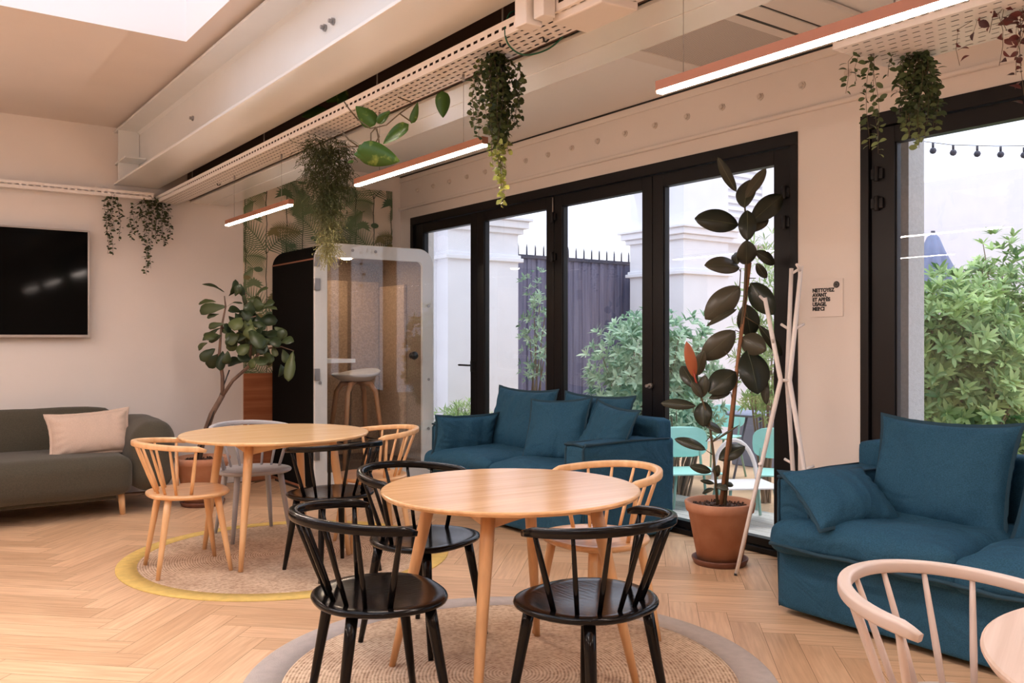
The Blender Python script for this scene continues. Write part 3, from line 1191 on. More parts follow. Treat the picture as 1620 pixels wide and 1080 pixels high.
def door_set(name, y0, y1, stiles, glass_z=(0.09, 2.38)):
    """y0<y1 outer edges, stiles: list of (ya, yb) dark vertical members, glass between them"""
    root = empty(name, (XW, 0, 0))
    struct(root)
    fr = MB()
    fr.box(-0.012, 0.10, y0, y1, DOORZ - 0.075, DOORZ)
    fr.box(-0.012, 0.10, y0, y0 + 0.05, 0, DOORZ - 0.075)
    fr.box(-0.012, 0.10, y1 - 0.05, y1, 0, DOORZ - 0.075)
    fr.box(-0.012, 0.16, y0 + 0.05, y1 - 0.05, 0.0, 0.035)
    f_ = build('frame', fr, M['frame'], root, bevel=0.003)
    for i in range(len(stiles) - 1):
        a = stiles[i][1]
        b = stiles[i + 1][0]
        la = (stiles[i][0] + stiles[i][1]) / 2 if i else y0 + 0.052
        lb = (stiles[i + 1][0] + stiles[i + 1][1]) / 2 if i + 1 < len(stiles) - 1 else y1 - 0.052
        lf = MB()
        e = 0.003
        lf.box(0.01, 0.075, la + e, a, 0.04, DOORZ - 0.08)
        lf.box(0.01, 0.075, b, lb - e, 0.04, DOORZ - 0.08)
        lf.box(0.01, 0.075, a, b, 0.04, glass_z[0])
        lf.box(0.01, 0.075, a, b, glass_z[1], DOORZ - 0.08)
        # glazing bead
        for (p, q, r_, s) in ((a, a + 0.008, glass_z[0], glass_z[1]), (b - 0.008, b, glass_z[0], glass_z[1])):
            lf.box(0.02, 0.05, p, q, r_, s)
        leaf = build('leaf', lf, M['frame'], root, bevel=0.003)
        g = MB()
        g.box(0.038, 0.042, a + 0.004, b - 0.004, glass_z[0], glass_z[1])
        build('pane', g, M['glass'], leaf)
    return root


ds = [(3.17, 3.35), (4.275, 4.48), (5.38, 5.58), (6.485, 6.70), (7.56, 7.78)]
d1 = door_set('door_1', 3.17, 7.78, ds)
ds2 = [(-1.9, -1.75), (-0.72, -0.52), (0.40, 0.60), (1.45, 1.65), (2.57, 2.76)]
d2 = door_set('door_2', -1.9, 2.76, ds2)
# furniture of the doors
hb = MB()
hb.box(-0.03, 0.012, 6.62, 6.645, 1.02, 1.12)
hb.tube([(-0.02, 6.63, 1.08), (-0.055, 6.63, 1.08), (-0.055, 6.66, 1.08), (-0.055, 6.80, 1.08)], 0.009, 8)
build('handle', hb, M['black'], d1, bevel=0.002)
for (yy, zz_) in ((4.385, 0.99),):
    q = MB()
    q.tube([(0.01, yy, zz_), (-0.015, yy, zz_)], 0.018, 14)
    q.tube([(-0.015, yy, zz_), (-0.045, yy, zz_)], 0.011, 12)
    build('lock_cylinder', q, M['tvframe'], d1)
hg = []
for par, yy, zs in ((d1, 3.262, (2.2, 2.02, 0.25)), (d2, 2.665, (2.22, 2.06, 0.25)), (d1, 5.48, (2.30, 1.98))):
    for zc in zs:
        q = MB()
        q.tube([(-0.008, yy, zc - 0.04), (-0.008, yy, zc + 0.04)], 0.013, 10)
        q.box(-0.006, 0.01, yy - 0.035, yy + 0.035, zc - 0.028, zc + 0.028)
        build('hinge', q, M['frame'], par, bevel=0.002)
q = MB()
q.tube([(-0.002, 5.48, 2.32), (-0.002, 5.48, 2.46)], 0.005, 8)
build('shoot_bolt', q, M['tvframe'], d1)

# ------------------------------------------------------------------ television
tv = empty('television', (0.657, 7.93, 1.775))
tag(tv, 'wide flat black television with thin silver bezel mounted on the wall', 'television')
b = MB()
hw, hh = 0.79, 0.443
b.box(-hw, hw, -0.02, -0.004, -hh, -hh + 0.022)
b.box(-hw, hw, -0.02, -0.004, hh - 0.014, hh)
b.box(-hw, -hw + 0.014, -0.02, -0.004, -hh + 0.022, hh - 0.014)
b.box(hw - 0.014, hw, -0.02, -0.004, -hh + 0.022, hh - 0.014)
build('bezel', b, M['tvframe'], tv, bevel=0.002)
boxobj('screen', (-hw + 0.014, hw - 0.014, -0.016, -0.008, -hh + 0.022, hh - 0.014), M['tvscreen'], tv)
boxobj('housing', (-hw + 0.01, hw - 0.01, -0.004, 0.03, -hh + 0.01, hh - 0.01), M['black'], tv, bevel=0.004)
boxobj('wall_bracket', (-0.2, 0.2, 0.03, 0.068, -0.2, 0.2), M['black'], tv)

# ------------------------------------------------------------------ chairs


def seat_mb():
    mb = MB()
    N, rings = 44, 7

    def outl(a):
        cs, sn = math.cos(a), math.sin(a)
        x = 0.246 * math.copysign(abs(cs) ** 0.80, cs)
        y = 0.224 * math.copysign(abs(sn) ** 0.80, sn)
        if y < 0: x *= 1 - 0.16 * (-y / 0.212) ** 1.3
        return x, y
    prof = [(k / rings * 0.94, 0.450 - 0.010 * (1 - (k / rings) ** 2)) for k in range(1, rings + 1)] + [(0.985, 0.4475), (1.0, 0.440), (0.985, 0.431), (0.93, 0.424), (0.82, 0.419)]
    vs = [(0, 0, 0.440)]
    for (f, z) in prof:
        for j in range(N):
            x, y = outl(2 * PI * j / N)
            vs.append((x * f, y * f, z))
    vs.append((0, 0, 0.419))
    fs = [(0, 1 + j, 1 + (j + 1) % N) for j in range(N)]
    for i in range(len(prof) - 1):
        for j in range(N):
            fs.append((1 + i * N + j, 1 + (i + 1) * N + j, 1 + (i + 1) * N + (j + 1) % N, 1 + i * N + (j + 1) % N))
    last = len(vs) - 1
    base = 1 + (len(prof) - 1) * N
    for j in range(N):
        fs.append((last, base + (j + 1) % N, base + j))
    mb.add(vs, fs, 0, True)
    return mb


def rail_pt(phi, a=0.265, b=0.285):
    x = a * math.sin(phi)
    y = -b * math.cos(phi) + 0.0
    z = 0.692 + 0.040 * ((1 + math.cos(phi)) / 2) ** 1.5
    if abs(phi) > PI / 2:
        k = abs(phi) - PI / 2
        x = math.copysign(a - 0.10 * k * k, phi)
        y = 0.0 + 0.30 * k
        z = 0.706 - 0.08 * k
    return Vector((x, y, z))


def make_chair(name, label, m_seat, m_leg, group):
    t = empty(name)
    tag(t, label, 'chair', group)
    build('seat', seat_mb(), m_seat, t)
    rb_ = MB()
    ph = [R(-98 + 196 * k / 44) for k in range(45)]
    rad = [0.6 if k in (0, 44) else (0.85 if k in (1, 43) else 1.0) for k in range(45)]
    rb_.tube([rail_pt(p) for p in ph], rad, 12, flat=(0.0160, 0.0155), up=(0, 0, 1))
    build('armrest_rail', rb_, m_leg, t)
    for phd in (-88, -60, -36, -12, 12, 36, 60, 88):
        p = R(phd)
        top = rail_pt(p)
        q = R(max(-84, min(84, phd * 0.93)))
        bot = Vector((0.188 * math.sin(q), -0.172 * math.cos(q) + 0.004, 0.442))
        thick = 0.0098 if abs(phd) > 80 else 0.0082
        s = MB()
        s.tube([bot, bot.lerp(top, 0.35), bot.lerp(top, 0.75), top], [thick * 0.95, thick * 1.12, thick * 0.95, thick * 0.8], 8)
        build('spindle', s, m_leg, t)
    for sx in (-1, 1):
        for sy in (-1, 1):
            s = MB()
            top = Vector((0.142 * sx, 0.132 * sy, 0.425))
            bot = Vector((0.192 * sx, 0.196 * sy, 0.0))
            s.tube([bot, bot.lerp(top, 0.35), bot.lerp(top, 0.8), top], [0.0115, 0.016, 0.0195, 0.0205], 12)
            build('leg', s, m_leg, t)
    return t


def place(t, x, y, face):
    """face = world direction (degrees) the chair looks towards"""
    t.location = (x, y, t.location.z)
    t.rotation_euler = (0, 0, R(face - 90))


blk = make_chair('spindle_chair', 'glossy black spindle chair, its open side facing the front table, closest to the yellow rug', M['blackwood'], M['blackwood'], 'black spindle chairs')
place(blk, 1.395, 2.68, -10)
CH = {}
CH['b1'] = blk
CH['b2'] = dup(blk, (1.93, 2.235, 0), 0, 'glossy black spindle chair with its back to the viewer, in front of the wooden armchair', 'black spindle chairs')
place(CH['b2'], 1.93, 2.205, 97)
CH['b3'] = dup(blk, (0, 0, 0), 0, 'glossy black spindle chair on the far side of the front table, facing the viewer', 'black spindle chairs')
place(CH['b3'], 1.95, 3.32, -70)
CH['b4'] = dup(blk, (0, 0, 0), 0, 'black spindle chair on the yellow-edged rug, its back turned to the front table', 'black spindle chairs')
place(CH['b4'], 2.10, 4.60, 97)
wd = make_chair('spindle_chair', 'pale natural wood spindle chair on the yellow-edged rug beside the olive sofa', M['birchseat'], M['birchleg'], 'natural wood spindle chairs')
place(wd, 1.455, 5.14, -4)
CH['w1'] = wd
CH['w2'] = dup(wd, (0, 0, 0), 0, 'natural wood spindle chair at the front table beside the blue sofa arm', 'natural wood spindle chairs')
place(CH['w2'], 2.57, 2.885, 178)
CH['w3'] = dup(wd, (0, 0, 0), 0, 'natural wood spindle chair tucked at the back table in front of the booth', 'natural wood spindle chairs')
place(CH['w3'], 2.58, 5.04, 170)
gr = make_chair('spindle_chair', 'grey painted spindle chair behind the back table near the terracotta pot', M['greywood'], M['greywood'], None)
place(gr, 2.05, 5.74, -92)
wh = make_chair('spindle_chair', 'off-white spindle chair cut by the frame in front of the blue sofa', M['pinkwhite'], M['pinkwhite'], None)
place(wh, 2.03, 0.985, -95)
CH['g'], CH['wh'] = gr, wh

# ------------------------------------------------------------------ tables


def make_table(label, x, y, r, rz, m_top, m_leg, legr=0.49, zf=0, zt=0.745, th=0.022):
    t = empty('round_table', (x, y, zf), rz)
    tag(t, label, 'table')
    b = MB()
    z = zt - zf
    b.lathe([(0.0001, z), (r - 0.006, z), (r - 0.001, z - 0.003), (r, z - 0.008), (r - 0.006, z - th + 0.004), (r - 0.035, z - th), (0.0001, z - th)], 96)
    for i, s in enumerate(b.sm): b.sm[i] = True
    o = build('tabletop', b, m_top, t)
    o.modifiers.new('e', 'EDGE_SPLIT').split_angle = R(25)
    k = 0
    tops = []
    for a in (45, 135, 225, 315):
        ca, sa = math.cos(R(a)), math.sin(R(a))
        rt = min(0.36, r * 0.64)
        top = Vector((rt * ca, rt * sa, z - th))
        bot = Vector((legr * ca, legr * sa, 0))
        s = MB()
        s.tube([bot, bot.lerp(top, 0.3), bot.lerp(top, 0.82), top], [0.0135, 0.019, 0.026, 0.026], 14)
        build('leg', s, m_leg, t)
        tops.append(Vector((rt * ca, rt * sa, 0)))
    ap = MB()
    for i in range(4):
        a, c = tops[i], tops[(i + 1) % 4]
        d = (c - a).normalized()
        nrm = Vector((-d.y, d.x, 0))
        N = 14
        for j in range(N):
            f0, f1 = j / N, (j + 1) / N
            p0, p1 = a.lerp(c, f0), a.lerp(c, f1)
            h0, h1 = 0.072 - 0.030 * math.sin(PI * f0), 0.072 - 0.030 * math.sin(PI * f1)
            zt_ = z - th
            vs = [p0 + nrm * 0.011 + Vector((0, 0, zt_)), p1 + nrm * 0.011 + Vector((0, 0, zt_)), p1 + nrm * 0.011 + Vector((0, 0, zt_ - h1)), p0 + nrm * 0.011 + Vector((0, 0, zt_ - h0)),
                  p0 - nrm * 0.011 + Vector((0, 0, zt_)), p1 - nrm * 0.011 + Vector((0, 0, zt_)), p1 - nrm * 0.011 + Vector((0, 0, zt_ - h1)), p0 - nrm * 0.011 + Vector((0, 0, zt_ - h0))]
            ap.add(vs, [(0, 1, 2, 3), (7, 6, 5, 4), (3, 2, 6, 7)])
    build('apron', ap, m_top, t)
    return t


RUGZ = 0.008
make_table('round oak table with splayed legs standing on the grey-edged jute rug', 1.995, 2.735, 0.50, R(-5), M['oak'], M['oakleg'], 0.49, RUGZ)
make_table('larger round birch table standing on the yellow-edged jute rug', 2.0, 5.2, 0.565, R(0), M['birch'], M['birchleg'], 0.47, RUGZ)
make_table('pale whitewashed round table cut off at the edge beside the off-white chair', 1.93, 0.37, 0.50, R(20), M['pinkwood'], M['pinkwood'], 0.47, 0)
for k in ('b1', 'b2', 'b3', 'b4', 'w1', 'w2', 'w3', 'g'):
    CH[k].location.z = RUGZ

# ------------------------------------------------------------------ rugs


def rug(x, y, r, wb, m_b, label):
    t = empty('round_rug', (x, y, 0))
    tag(t, label, 'rug')
    b = MB()
    N = 40
    prof = [(0.0001, 0.0075)] + [((r - wb) * k / N, 0.0075 + 0.0006 * math.sin(k * 2.4)) for k in range(1, N)] + [(r - wb, 0.0075), (r - wb, 0.001)]
    b.lathe(prof, 128)
    build('jute_center', b, M['jute'], t)
    b = MB()
    vs = []
    N = 180
    rndr = random.Random(int(x * 100))
    b.lathe([(r - wb, 0.0015), (r - wb, 0.0068), (r - 0.006, 0.0068), (r, 0.004), (r, 0.001)], 160)
    b.v = [(v[0] * (1 + 0.004 * noise.noise(Vector((v[0] * 3, v[1] * 3, 0)))), v[1] * (1 + 0.004 * noise.noise(Vector((v[0] * 3, v[1] * 3, 5)))), v[2]) for v in b.v]
    build('border', b, m_b, t)
    return t


rug(2.06, 5.13, 0.975, 0.115, M['yellow'], 'round braided jute rug with a mustard yellow border')
rug(2.02, 2.77, 1.03, 0.15, M['greyborder'], 'round braided jute rug with a wide pale grey border')

# ------------------------------------------------------------------ blue sofas


def blue_sofa(label, y0, y1):
    """faces -X; stands against the window wall; y0<y1"""
    xb, xf = 4.36, 3.50
    root = empty('linen_sofa', ((xb + xf) / 2, (y0 + y1) / 2, 0))
    tag(root, label, 'sofa')
    W_, D_ = y1 - y0, xb - xf
    aw = 0.18
    # local frame: x = depth (front -), y = length

    def part(nm, mb, x, y, z, m=None, rot=None):
        o = build(nm, mb, m or M['blue'], root)
        o.location = (x, y, z)
        if rot: o.rotation_euler = rot
        return o
    part('base', soft_box(D_ - 0.04, W_ - 0.03, 0.31, 0.02, 16, nz=0.006, seed=1), 0.0, 0, 0.03)
    for s in (-1, 1):
        o = part('armrest', soft_box(D_ - 0.05, aw, 0.63, 0.028, 18, bulge=(0.0, 0.012, 0.012), nz=0.009, seed=3 + s, nscale=4), 0.025, s * (W_ / 2 - aw / 2), 0.025)
        hx, hy = D_ / 2 - 0.025, aw / 2
        sm_ = MB()
        for sy in (-1, 1):
            pts = [(-hx + 0.006, sy * (hy - 0.004), 0.0), (-hx, sy * (hy - 0.002), 0.3), (-hx, sy * (hy - 0.004), 0.60), (-hx + 0.02, sy * (hy - 0.002), 0.635), (-hx + 0.10, sy * (hy), 0.632), (0, sy * hy, 0.637), (hx - 0.05, sy * hy, 0.632)]
            sm_.tube([Vector(p) + noise.noise_vector(Vector(p) * 5) * 0.004 for p in pts], [0.003, 0.007, 0.008, 0.010, 0.008, 0.007, 0.006], 8)
        sm_.tube([(-hx, -hy, 0.627), (-hx - 0.004, 0, 0.637), (-hx, hy, 0.627)], 0.008, 8)
        build('seam', sm_, M['blueseam'], o)
    part('backrest', soft_box(0.16, W_ - 0.02, 0.76, 0.035, 16, nz=0.008, seed=9), D_ / 2 - 0.085, 0, 0.025)
    inner = W_ - 2 * aw
    cw = inner / 2
    for i, s in enumerate((-1, 1)):
        sc = soft_box(D_ - 0.10, cw - 0.004, 0.155, 0.055, 26, bulge=(0.02, 0.0, 0.03), nz=0.020, seed=12 + i, nscale=4)
        hx0 = (D_ - 0.10) / 2
        nv = []
        for v in sc.v:
            f = min(1, max(0, (-v[0] - (hx0 - 0.115)) / 0.05))
            f = f * f * (3 - 2 * f)
            u = max(0, v[1] * s / (cw / 2))
            nv.append((v[0], v[1] + s * (aw - 0.01) * u * f, v[2] - 0.015 * f * u))
        sc.v = nv
        o = part('seat_cushion', sc, -0.105, s * cw / 2, 0.315)
        sm_ = MB()
        hx, hy = (D_ - 0.10) / 2, cw / 2
        pts = []
        for k in range(25):
            f = -1 + 2 * k / 24
            yy = hy * f + ((aw - 0.035) * f if f * s > 0 else 0)
            pts.append((-hx - 0.016 * (1 - f * f) - 0.004, yy, 0.035 + 0.008 * noise.noise(Vector((f * 3, i, 0)))))
        sm_.tube(pts, 0.009, 8)
        build('seam', sm_, M['blueseam'], o)
    return root


blue_sofa('dark blue linen two-seat sofa behind the rug tables, under the folding doors', 4.10, 5.91)
blue_sofa('dark blue linen two-seat sofa beside the pillar with the white sign', 0.86, 2.66)
BL = [M['blue'], M['blueseam']]
# cushions of the far sofa.  local x = width -> world -Y after rotating 90 degrees
cushion('lumbar_cushion', 0.52, 0.33, 0.17, (3.70, 5.67, 0.575), (R(16), R(0), R(-8)), BL, 3, 'small oblong dark blue cushion against the far arm of the sofa by the booth', 'blue cushions on the far sofa')
cushion('back_cushion', 0.74, 0.53, 0.22, (4.06, 5.43, 0.675), (R(-14), 0, R(-90)), BL, 4, 'largest and tallest dark blue cushion on the sofa by the booth', 'blue cushions on the far sofa')
cushion('back_cushion', 0.72, 0.48, 0.18, (4.10, 4.64, 0.69), (R(-14), 0, R(-90)), BL, 14, 'dark blue back cushion mostly hidden behind two square ones on the sofa by the booth', 'blue cushions on the far sofa')
cushion('square_cushion', 0.50, 0.47, 0.17, (3.90, 4.80, 0.67), (R(-22), R(-4), R(-72)), BL, 5, 'square dark blue cushion leaning next to the tallest one on the sofa by the booth', 'blue cushions on the far sofa')
cushion('square_cushion', 0.50, 0.44, 0.17, (3.97, 4.36, 0.665), (R(-22), R(5), R(-100)), BL, 6, 'square dark blue cushion nearest the rubber plant on the sofa by the booth', 'blue cushions on the far sofa')
# cushions of the near sofa
cushion('back_cushion', 0.66, 0.54, 0.24, (4.04, 2.12, 0.675), (R(-17), R(0), R(-90)), BL, 7, 'big dark blue back cushion beside the pillar end of the sofa', 'blue cushions on the near sofa')
cushion('back_cushion', 0.68, 0.54, 0.24, (4.04, 1.42, 0.67), (R(-17), R(2), R(-90)), BL, 8, 'big dark blue back cushion cut off by the edge of the picture', 'blue cushions on the near sofa')
lc_ = cushion('lumbar_cushion', 0.48, 0.35, 0.19, (3.66, 2.38, 0.60), (R(38), R(0), R(10)), BL, 9, 'small oblong dark blue cushion leaning on the arm of the sofa with the pillar behind', 'blue cushions on the near sofa')

place_axes(lc_, (3.665, 2.39, 0.575), (0.95, -0.25, -0.02), (0.08, 0.27, 0.22))
# ------------------------------------------------------------------ olive sofa
gs = empty('olive_sofa', (0.445, 7.38, 0))
tag(gs, 'olive grey upholstered sofa with rounded arm standing under the television', 'sofa')


def gpart(nm, mb, loc, m=None, rot=None):
    o = build(nm, mb, m or M['olive'], gs)
    o.location = loc
    if rot: o.rotation_euler = rot
    return o


gpart('seat', soft_box(2.7, 0.86, 0.30, 0.09, 26, bulge=(0, 0.03, 0.015), nz=0.006, seed=30), (-0.22, -0.03, 0.15))
gpart('underframe', soft_box(2.5, 0.72, 0.05, 0.02, 8), (-0.22, 0.0, 0.115))
gpart('backrest', soft_box(2.45, 0.22, 0.40, 0.07, 24, bulge=(0.0, 0.03, 0.02), nz=0.010, seed=31), (-0.10, 0.30, 0.36), rot=(R(-10), 0, 0))
gpart('armrest', soft_box(0.30, 0.90, 0.52, 0.12, 24, bulge=(0.03, 0.02, 0.02), nz=0.012, seed=32), (1.27, 0.0, 0.16), rot=(0, R(3), 0))
gpart('armrest', soft_box(0.30, 0.90, 0.52, 0.12, 24, bulge=(0.03, 0.02, 0.02), nz=0.012, seed=33), (-1.72, 0.0, 0.16), rot=(0, R(-3), 0))
for lx in (1.06, -1.5):
    for ly in (-0.34, 0.36):
        b = MB()
        b.tube([(lx + 0.01, ly, 0.0), (lx, ly, 0.16)], [0.021, 0.025], 14)
        build('leg', b, M['birchleg'], gs)
cushion('beige_cushion', 0.57, 0.33, 0.15, (1.33, 7.26, 0.60), (R(-16), R(-3), 0), [M['beige'], M['beige']], 11, 'oblong beige cushion leaning on the olive sofa back')

# ------------------------------------------------------------------ phone booth
BX0, BX1, BY0, BY1, BZ1 = 3.0, 4.15, 6.9, 7.9, 2.135


def rrect(x0, x1, z0, z1, r, n=10, rb_=0.0):
    pts = []
    for (cx, cz, a0, rr) in ((x1 - r, z1 - r, 0, r), (x0 + r, z1 - r, 90, r)):
        for k in range(n + 1):
            a = R(a0 + 90 * k / n)
            pts.append((cx + rr * math.cos(a), cz + rr * math.sin(a)))
    pts.append((x0, z0))
    pts.append((x1, z0))
    return pts


def ring_extrude(mb, outer, inner, y0, y1, mi=0):
    n = len(outer)
    vs = [(x, y0, z) for x, z in outer] + [(x, y0, z) for x, z in inner] + [(x, y1, z) for x, z in outer] + [(x, y1, z) for x, z in inner]
    fs = []
    for i in range(n):
        j = (i + 1) % n
        fs += [(i, j, n + j, n + i), (2 * n + i, 3 * n + i, 3 * n + j, 2 * n + j), (i, 2 * n + i, 2 * n + j, j), (n + i, n + j, 3 * n + j, 3 * n + i)]
    mb.add(vs, fs, mi)


pb = empty('phone_booth', ((BX0 + BX1) / 2, (BY0 + BY1) / 2, 0))
tag(pb, 'soundproof phone booth with dark felt sides and a white-edged glass front', 'booth')
pb_off = Matrix.Translation((-(BX0 + BX1) / 2, -(BY0 + BY1) / 2, 0))


def bpart(nm, mb, m, parent=None, **k):
    if parent is None:
        mb.xf(pb_off)
        return build(nm, mb, m, pb, **k)
    mb.xf(pb_off)
    return build(nm, mb, m, parent, **k)


b = MB()
ring_extrude(b, rrect(BX0, BX1, 0.04, BZ1, 0.15), rrect(BX0 + 0.05, BX1 - 0.05, 0.10, BZ1 - 0.05, 0.11), BY0 + 0.03, BY1 - 0.02)
bpart('shell', b, M['darkfelt'])
b = MB()
ring_extrude(b, rrect(BX0 + 0.052, BX1 - 0.052, 0.102, BZ1 - 0.052, 0.11), rrect(BX0 + 0.075, BX1 - 0.075, 0.13, BZ1 - 0.075, 0.09), BY0 + 0.06, BY1 - 0.06)
bpart('felt_lining', b, M['felt'])
b = MB()
b.box(BX0 + 0.05, BX1 - 0.05, BY1 - 0.07, BY1 - 0.03, 0.10, BZ1 - 0.06)
bpart('back_panel', b, M['felt'])
b = MB()
for k in range(3):
    x = BX0 + 0.09 + k * 0.34
    b.box(x, x + 0.30, BY1 - 0.095, BY1 - 0.072, 0.2, BZ1 - 0.25)
b.box(BX1 - 0.11, BX1 - 0.077, BY0 + 0.35, BY1 - 0.15, 0.2, BZ1 - 0.30)
bpart('acoustic_panel', b, mat('tan_felt', (0.55, 0.38, 0.25), 0.95, noise_scale=70, noise_amt=0.35), bevel=0.008)
b = MB()
ring_extrude(b, rrect(BX0 - 0.004, BX1 + 0.004, 0.05, BZ1 + 0.004, 0.15), rrect(BX0 + 0.11, BX1 - 0.11, 0.18, BZ1 - 0.115, 0.05), BY0 + 0.004, BY0 + 0.034)
bpart('front_frame', b, M['boothwhite'], bevel=0.004)
b = MB()
g = rrect(BX0 + 0.0, BX1 - 0.0, 0.06, BZ1 - 0.002, 0.15)
b.add([(x, BY0 - 0.006, z) for x, z in g] + [(x, BY0 + 0.002, z) for x, z in g],
      [tuple(reversed(range(len(g)))), tuple(range(len(g), 2 * len(g)))] + [(i, (i + 1) % len(g), len(g) + (i + 1) % len(g), len(g) + i) for i in range(len(g))])
gd = bpart('glass_door', b, M['glass2'])
b = MB()
q = MB()
q.lathe([(0.0001, 0.062), (0.030, 0.060), (0.037, 0.050), (0.037, 0.036), (0.030, 0.026), (0.014, 0.022), (0.014, 0.004), (0.030, 0.003), (0.030, 0.0)], 24)
q.xf(Matrix.Translation((3.925, BY0 - 0.006, 1.17)) @ Matrix.Rotation(R(90), 4, 'X'))
bpart('door_knob', q, M['black'], gd)
for zc in (0.35, 1.02, 1.78, 1.98):
    q = MB()
    q.box(BX0 - 0.012, BX0 + 0.035, BY0 - 0.014, BY0 + 0.004, zc - 0.05, zc + 0.05)
    q.tube([(BX0 - 0.010, BY0 - 0.010, zc - 0.05), (BX0 - 0.010, BY0 - 0.010, zc + 0.05)], 0.009, 8)
    bpart('hinge', q, M['galv'], gd, bevel=0.002)
for (x, z) in ((3.34, 2.085), (3.56, 2.085), (4.10, 1.62), (4.10, 0.95), (4.10, 0.5), (3.04, 0.95)):
    q = MB()
    q.tube([(x, BY0 - 0.006, z), (x, BY0 - 0.010, z)], 0.013, 14)
    bpart('glass_stud', q, M['galv'], gd)
b = MB()
b.box(BX0 - 0.003, BX0 + 0.002, BY0 + 0.04, BY1 - 0.02, 1.992, 2.004)
b.box(BX0 - 0.002, BX0 + 0.004, BY0 + 0.035, BY1 - 0.03, 0.03, 0.05)
bpart('copper_trim', b, M['copper'])
b = MB()
b.box(BX0 + 0.08, BX0 + 0.43, BY0 + 0.12, BY1 - 0.10, 1.11, 1.145)
b.v = [((v[0] - 0.16) if (v[1] > BY1 - 0.2 and v[0] > BX0 + 0.3) else v[0], v[1], v[2]) for v in b.v]
bpart('desk_shelf', b, M['boothwhite'], bevel=0.004)
q = MB()
q.tube([(3.50, 7.35, BZ1 - 0.0755), (3.50, 7.35, BZ1 - 0.085)], 0.045, 20)
bpart('ceiling_lamp', q, emis('booth_lamp_glow', (1.0, 0.78, 0.58), 110))
b = MB()
b.box(BX0 + 0.02, BX1 - 0.02, BY0 + 0.05, BY1 - 0.03, 0.0, 0.04)
bpart('plinth', b, M['black'])

# bar stool inside
so = empty('bar_stool', (3.60, 7.36, 0.135))
tag(so, 'pale shell bar stool with oak legs inside the glass booth', 'stool')
b = MB()
N, RR = 36, 9
vs = []
for i in range(RR + 1):
    f = i / RR
    for j in range(N):
        a = 2 * PI * j / N
        r = 0.215 * f
        z = 0.0 + 0.09 * max(0, f - 0.55) ** 1.5 * (1.6 + 1.5 * max(0, math.cos(a - R(20)))) + 0.02 * f * f
        vs.append((r * 1.05 * math.cos(a), r * 0.92 * math.sin(a), 0.80 + z))
fs = []
for i in range(RR):
    for j in range(N):
        fs.append((i * N + j, (i + 1) * N + j, (i + 1) * N + (j + 1) % N, i * N + (j + 1) % N))
b.add(vs, fs, 0, True)
o = build('seat_shell', b, M['shellseat'], so)
solid(o, 0.018)
for sx in (-1, 1):
    for sy in (-1, 1):
        q = MB()
        q.tube([(0.21 * sx, 0.19 * sy, 0.0), (0.14 * sx, 0.12 * sy, 0.70), (0.10 * sx, 0.09 * sy, 0.77), (0.02 * sx, 0.02 * sy, 0.785)], [0.017, 0.025, 0.027, 0.018], 10)
        build('leg', q, M['stoolwood'], so)
q = MB()
q.tube([(-0.18, -0.16, 0.25), (0.18, -0.16, 0.25), (0.18, 0.16, 0.25), (-0.18, 0.16, 0.25)], 0.007, 8, closed=True)
build('footrest', q, M['black'], so)


# ------------------------------------------------------------------ pots and indoor plants
def pot(t, r_top, r_bot, h, m, rim=0.055, saucer=True, z=0.0):
    b = MB()
    zs = 0.012 if saucer else 0
    b.lathe([(0.0001, zs), (r_bot, zs), (r_top * 0.90, h - rim - 0.002), (r_top * 0.955, h - rim), (r_top, h - 0.006), (r_top - 0.005, h), (r_top - 0.022, h), (r_top - 0.030, h - 0.05), (r_bot, 0.06)], 56)
    o = build('pot', b, m, t)
    b = MB()
    b.lathe([(0.0001, h - 0.032), (r_top * 0.5, h - 0.028), (r_top - 0.026, h - 0.036)], 40)
    rnd = random.Random(5)
    for k in range(90):
        a, q = rnd.random() * 2 * PI, math.sqrt(rnd.random()) * (r_top - 0.045)
        c = Vector((q * math.cos(a), q * math.sin(a), h - 0.028))
        m4 = Matrix.Translation(c) @ Euler((rnd.random() * 3, rnd.random() * 3, rnd.random() * 3)).to_matrix().to_4x4()
        b.box(-0.012, 0.012, -0.006, 0.006, -0.003, 0.003, mtx=m4)
    build('soil', b, M['soil'], t)
    if saucer:
        b = MB()
        rs = r_bot * 1.28
        b.lathe([(0.0001, 0.0), (rs * 0.92, 0.0), (rs, 0.03), (rs, 0.036), (rs - 0.010, 0.036), (rs - 0.018, 0.012), (0.0001, 0.010)], 48)
        build('saucer', b, M['terradark'], t)
    return o


RP = Vector((4.03, 3.43, 0))
rp_ = empty('rubber_plant', RP)
tag(rp_, 'tall rubber plant with large dark oval leaves in a terracotta pot by the doors', 'plant')
pot(rp_, 0.205, 0.128, 0.365, M['terracotta'])
TD = 5.18


def P2(ox, oy, k, x, y):
    return (ox + x / k, oy + y / k)


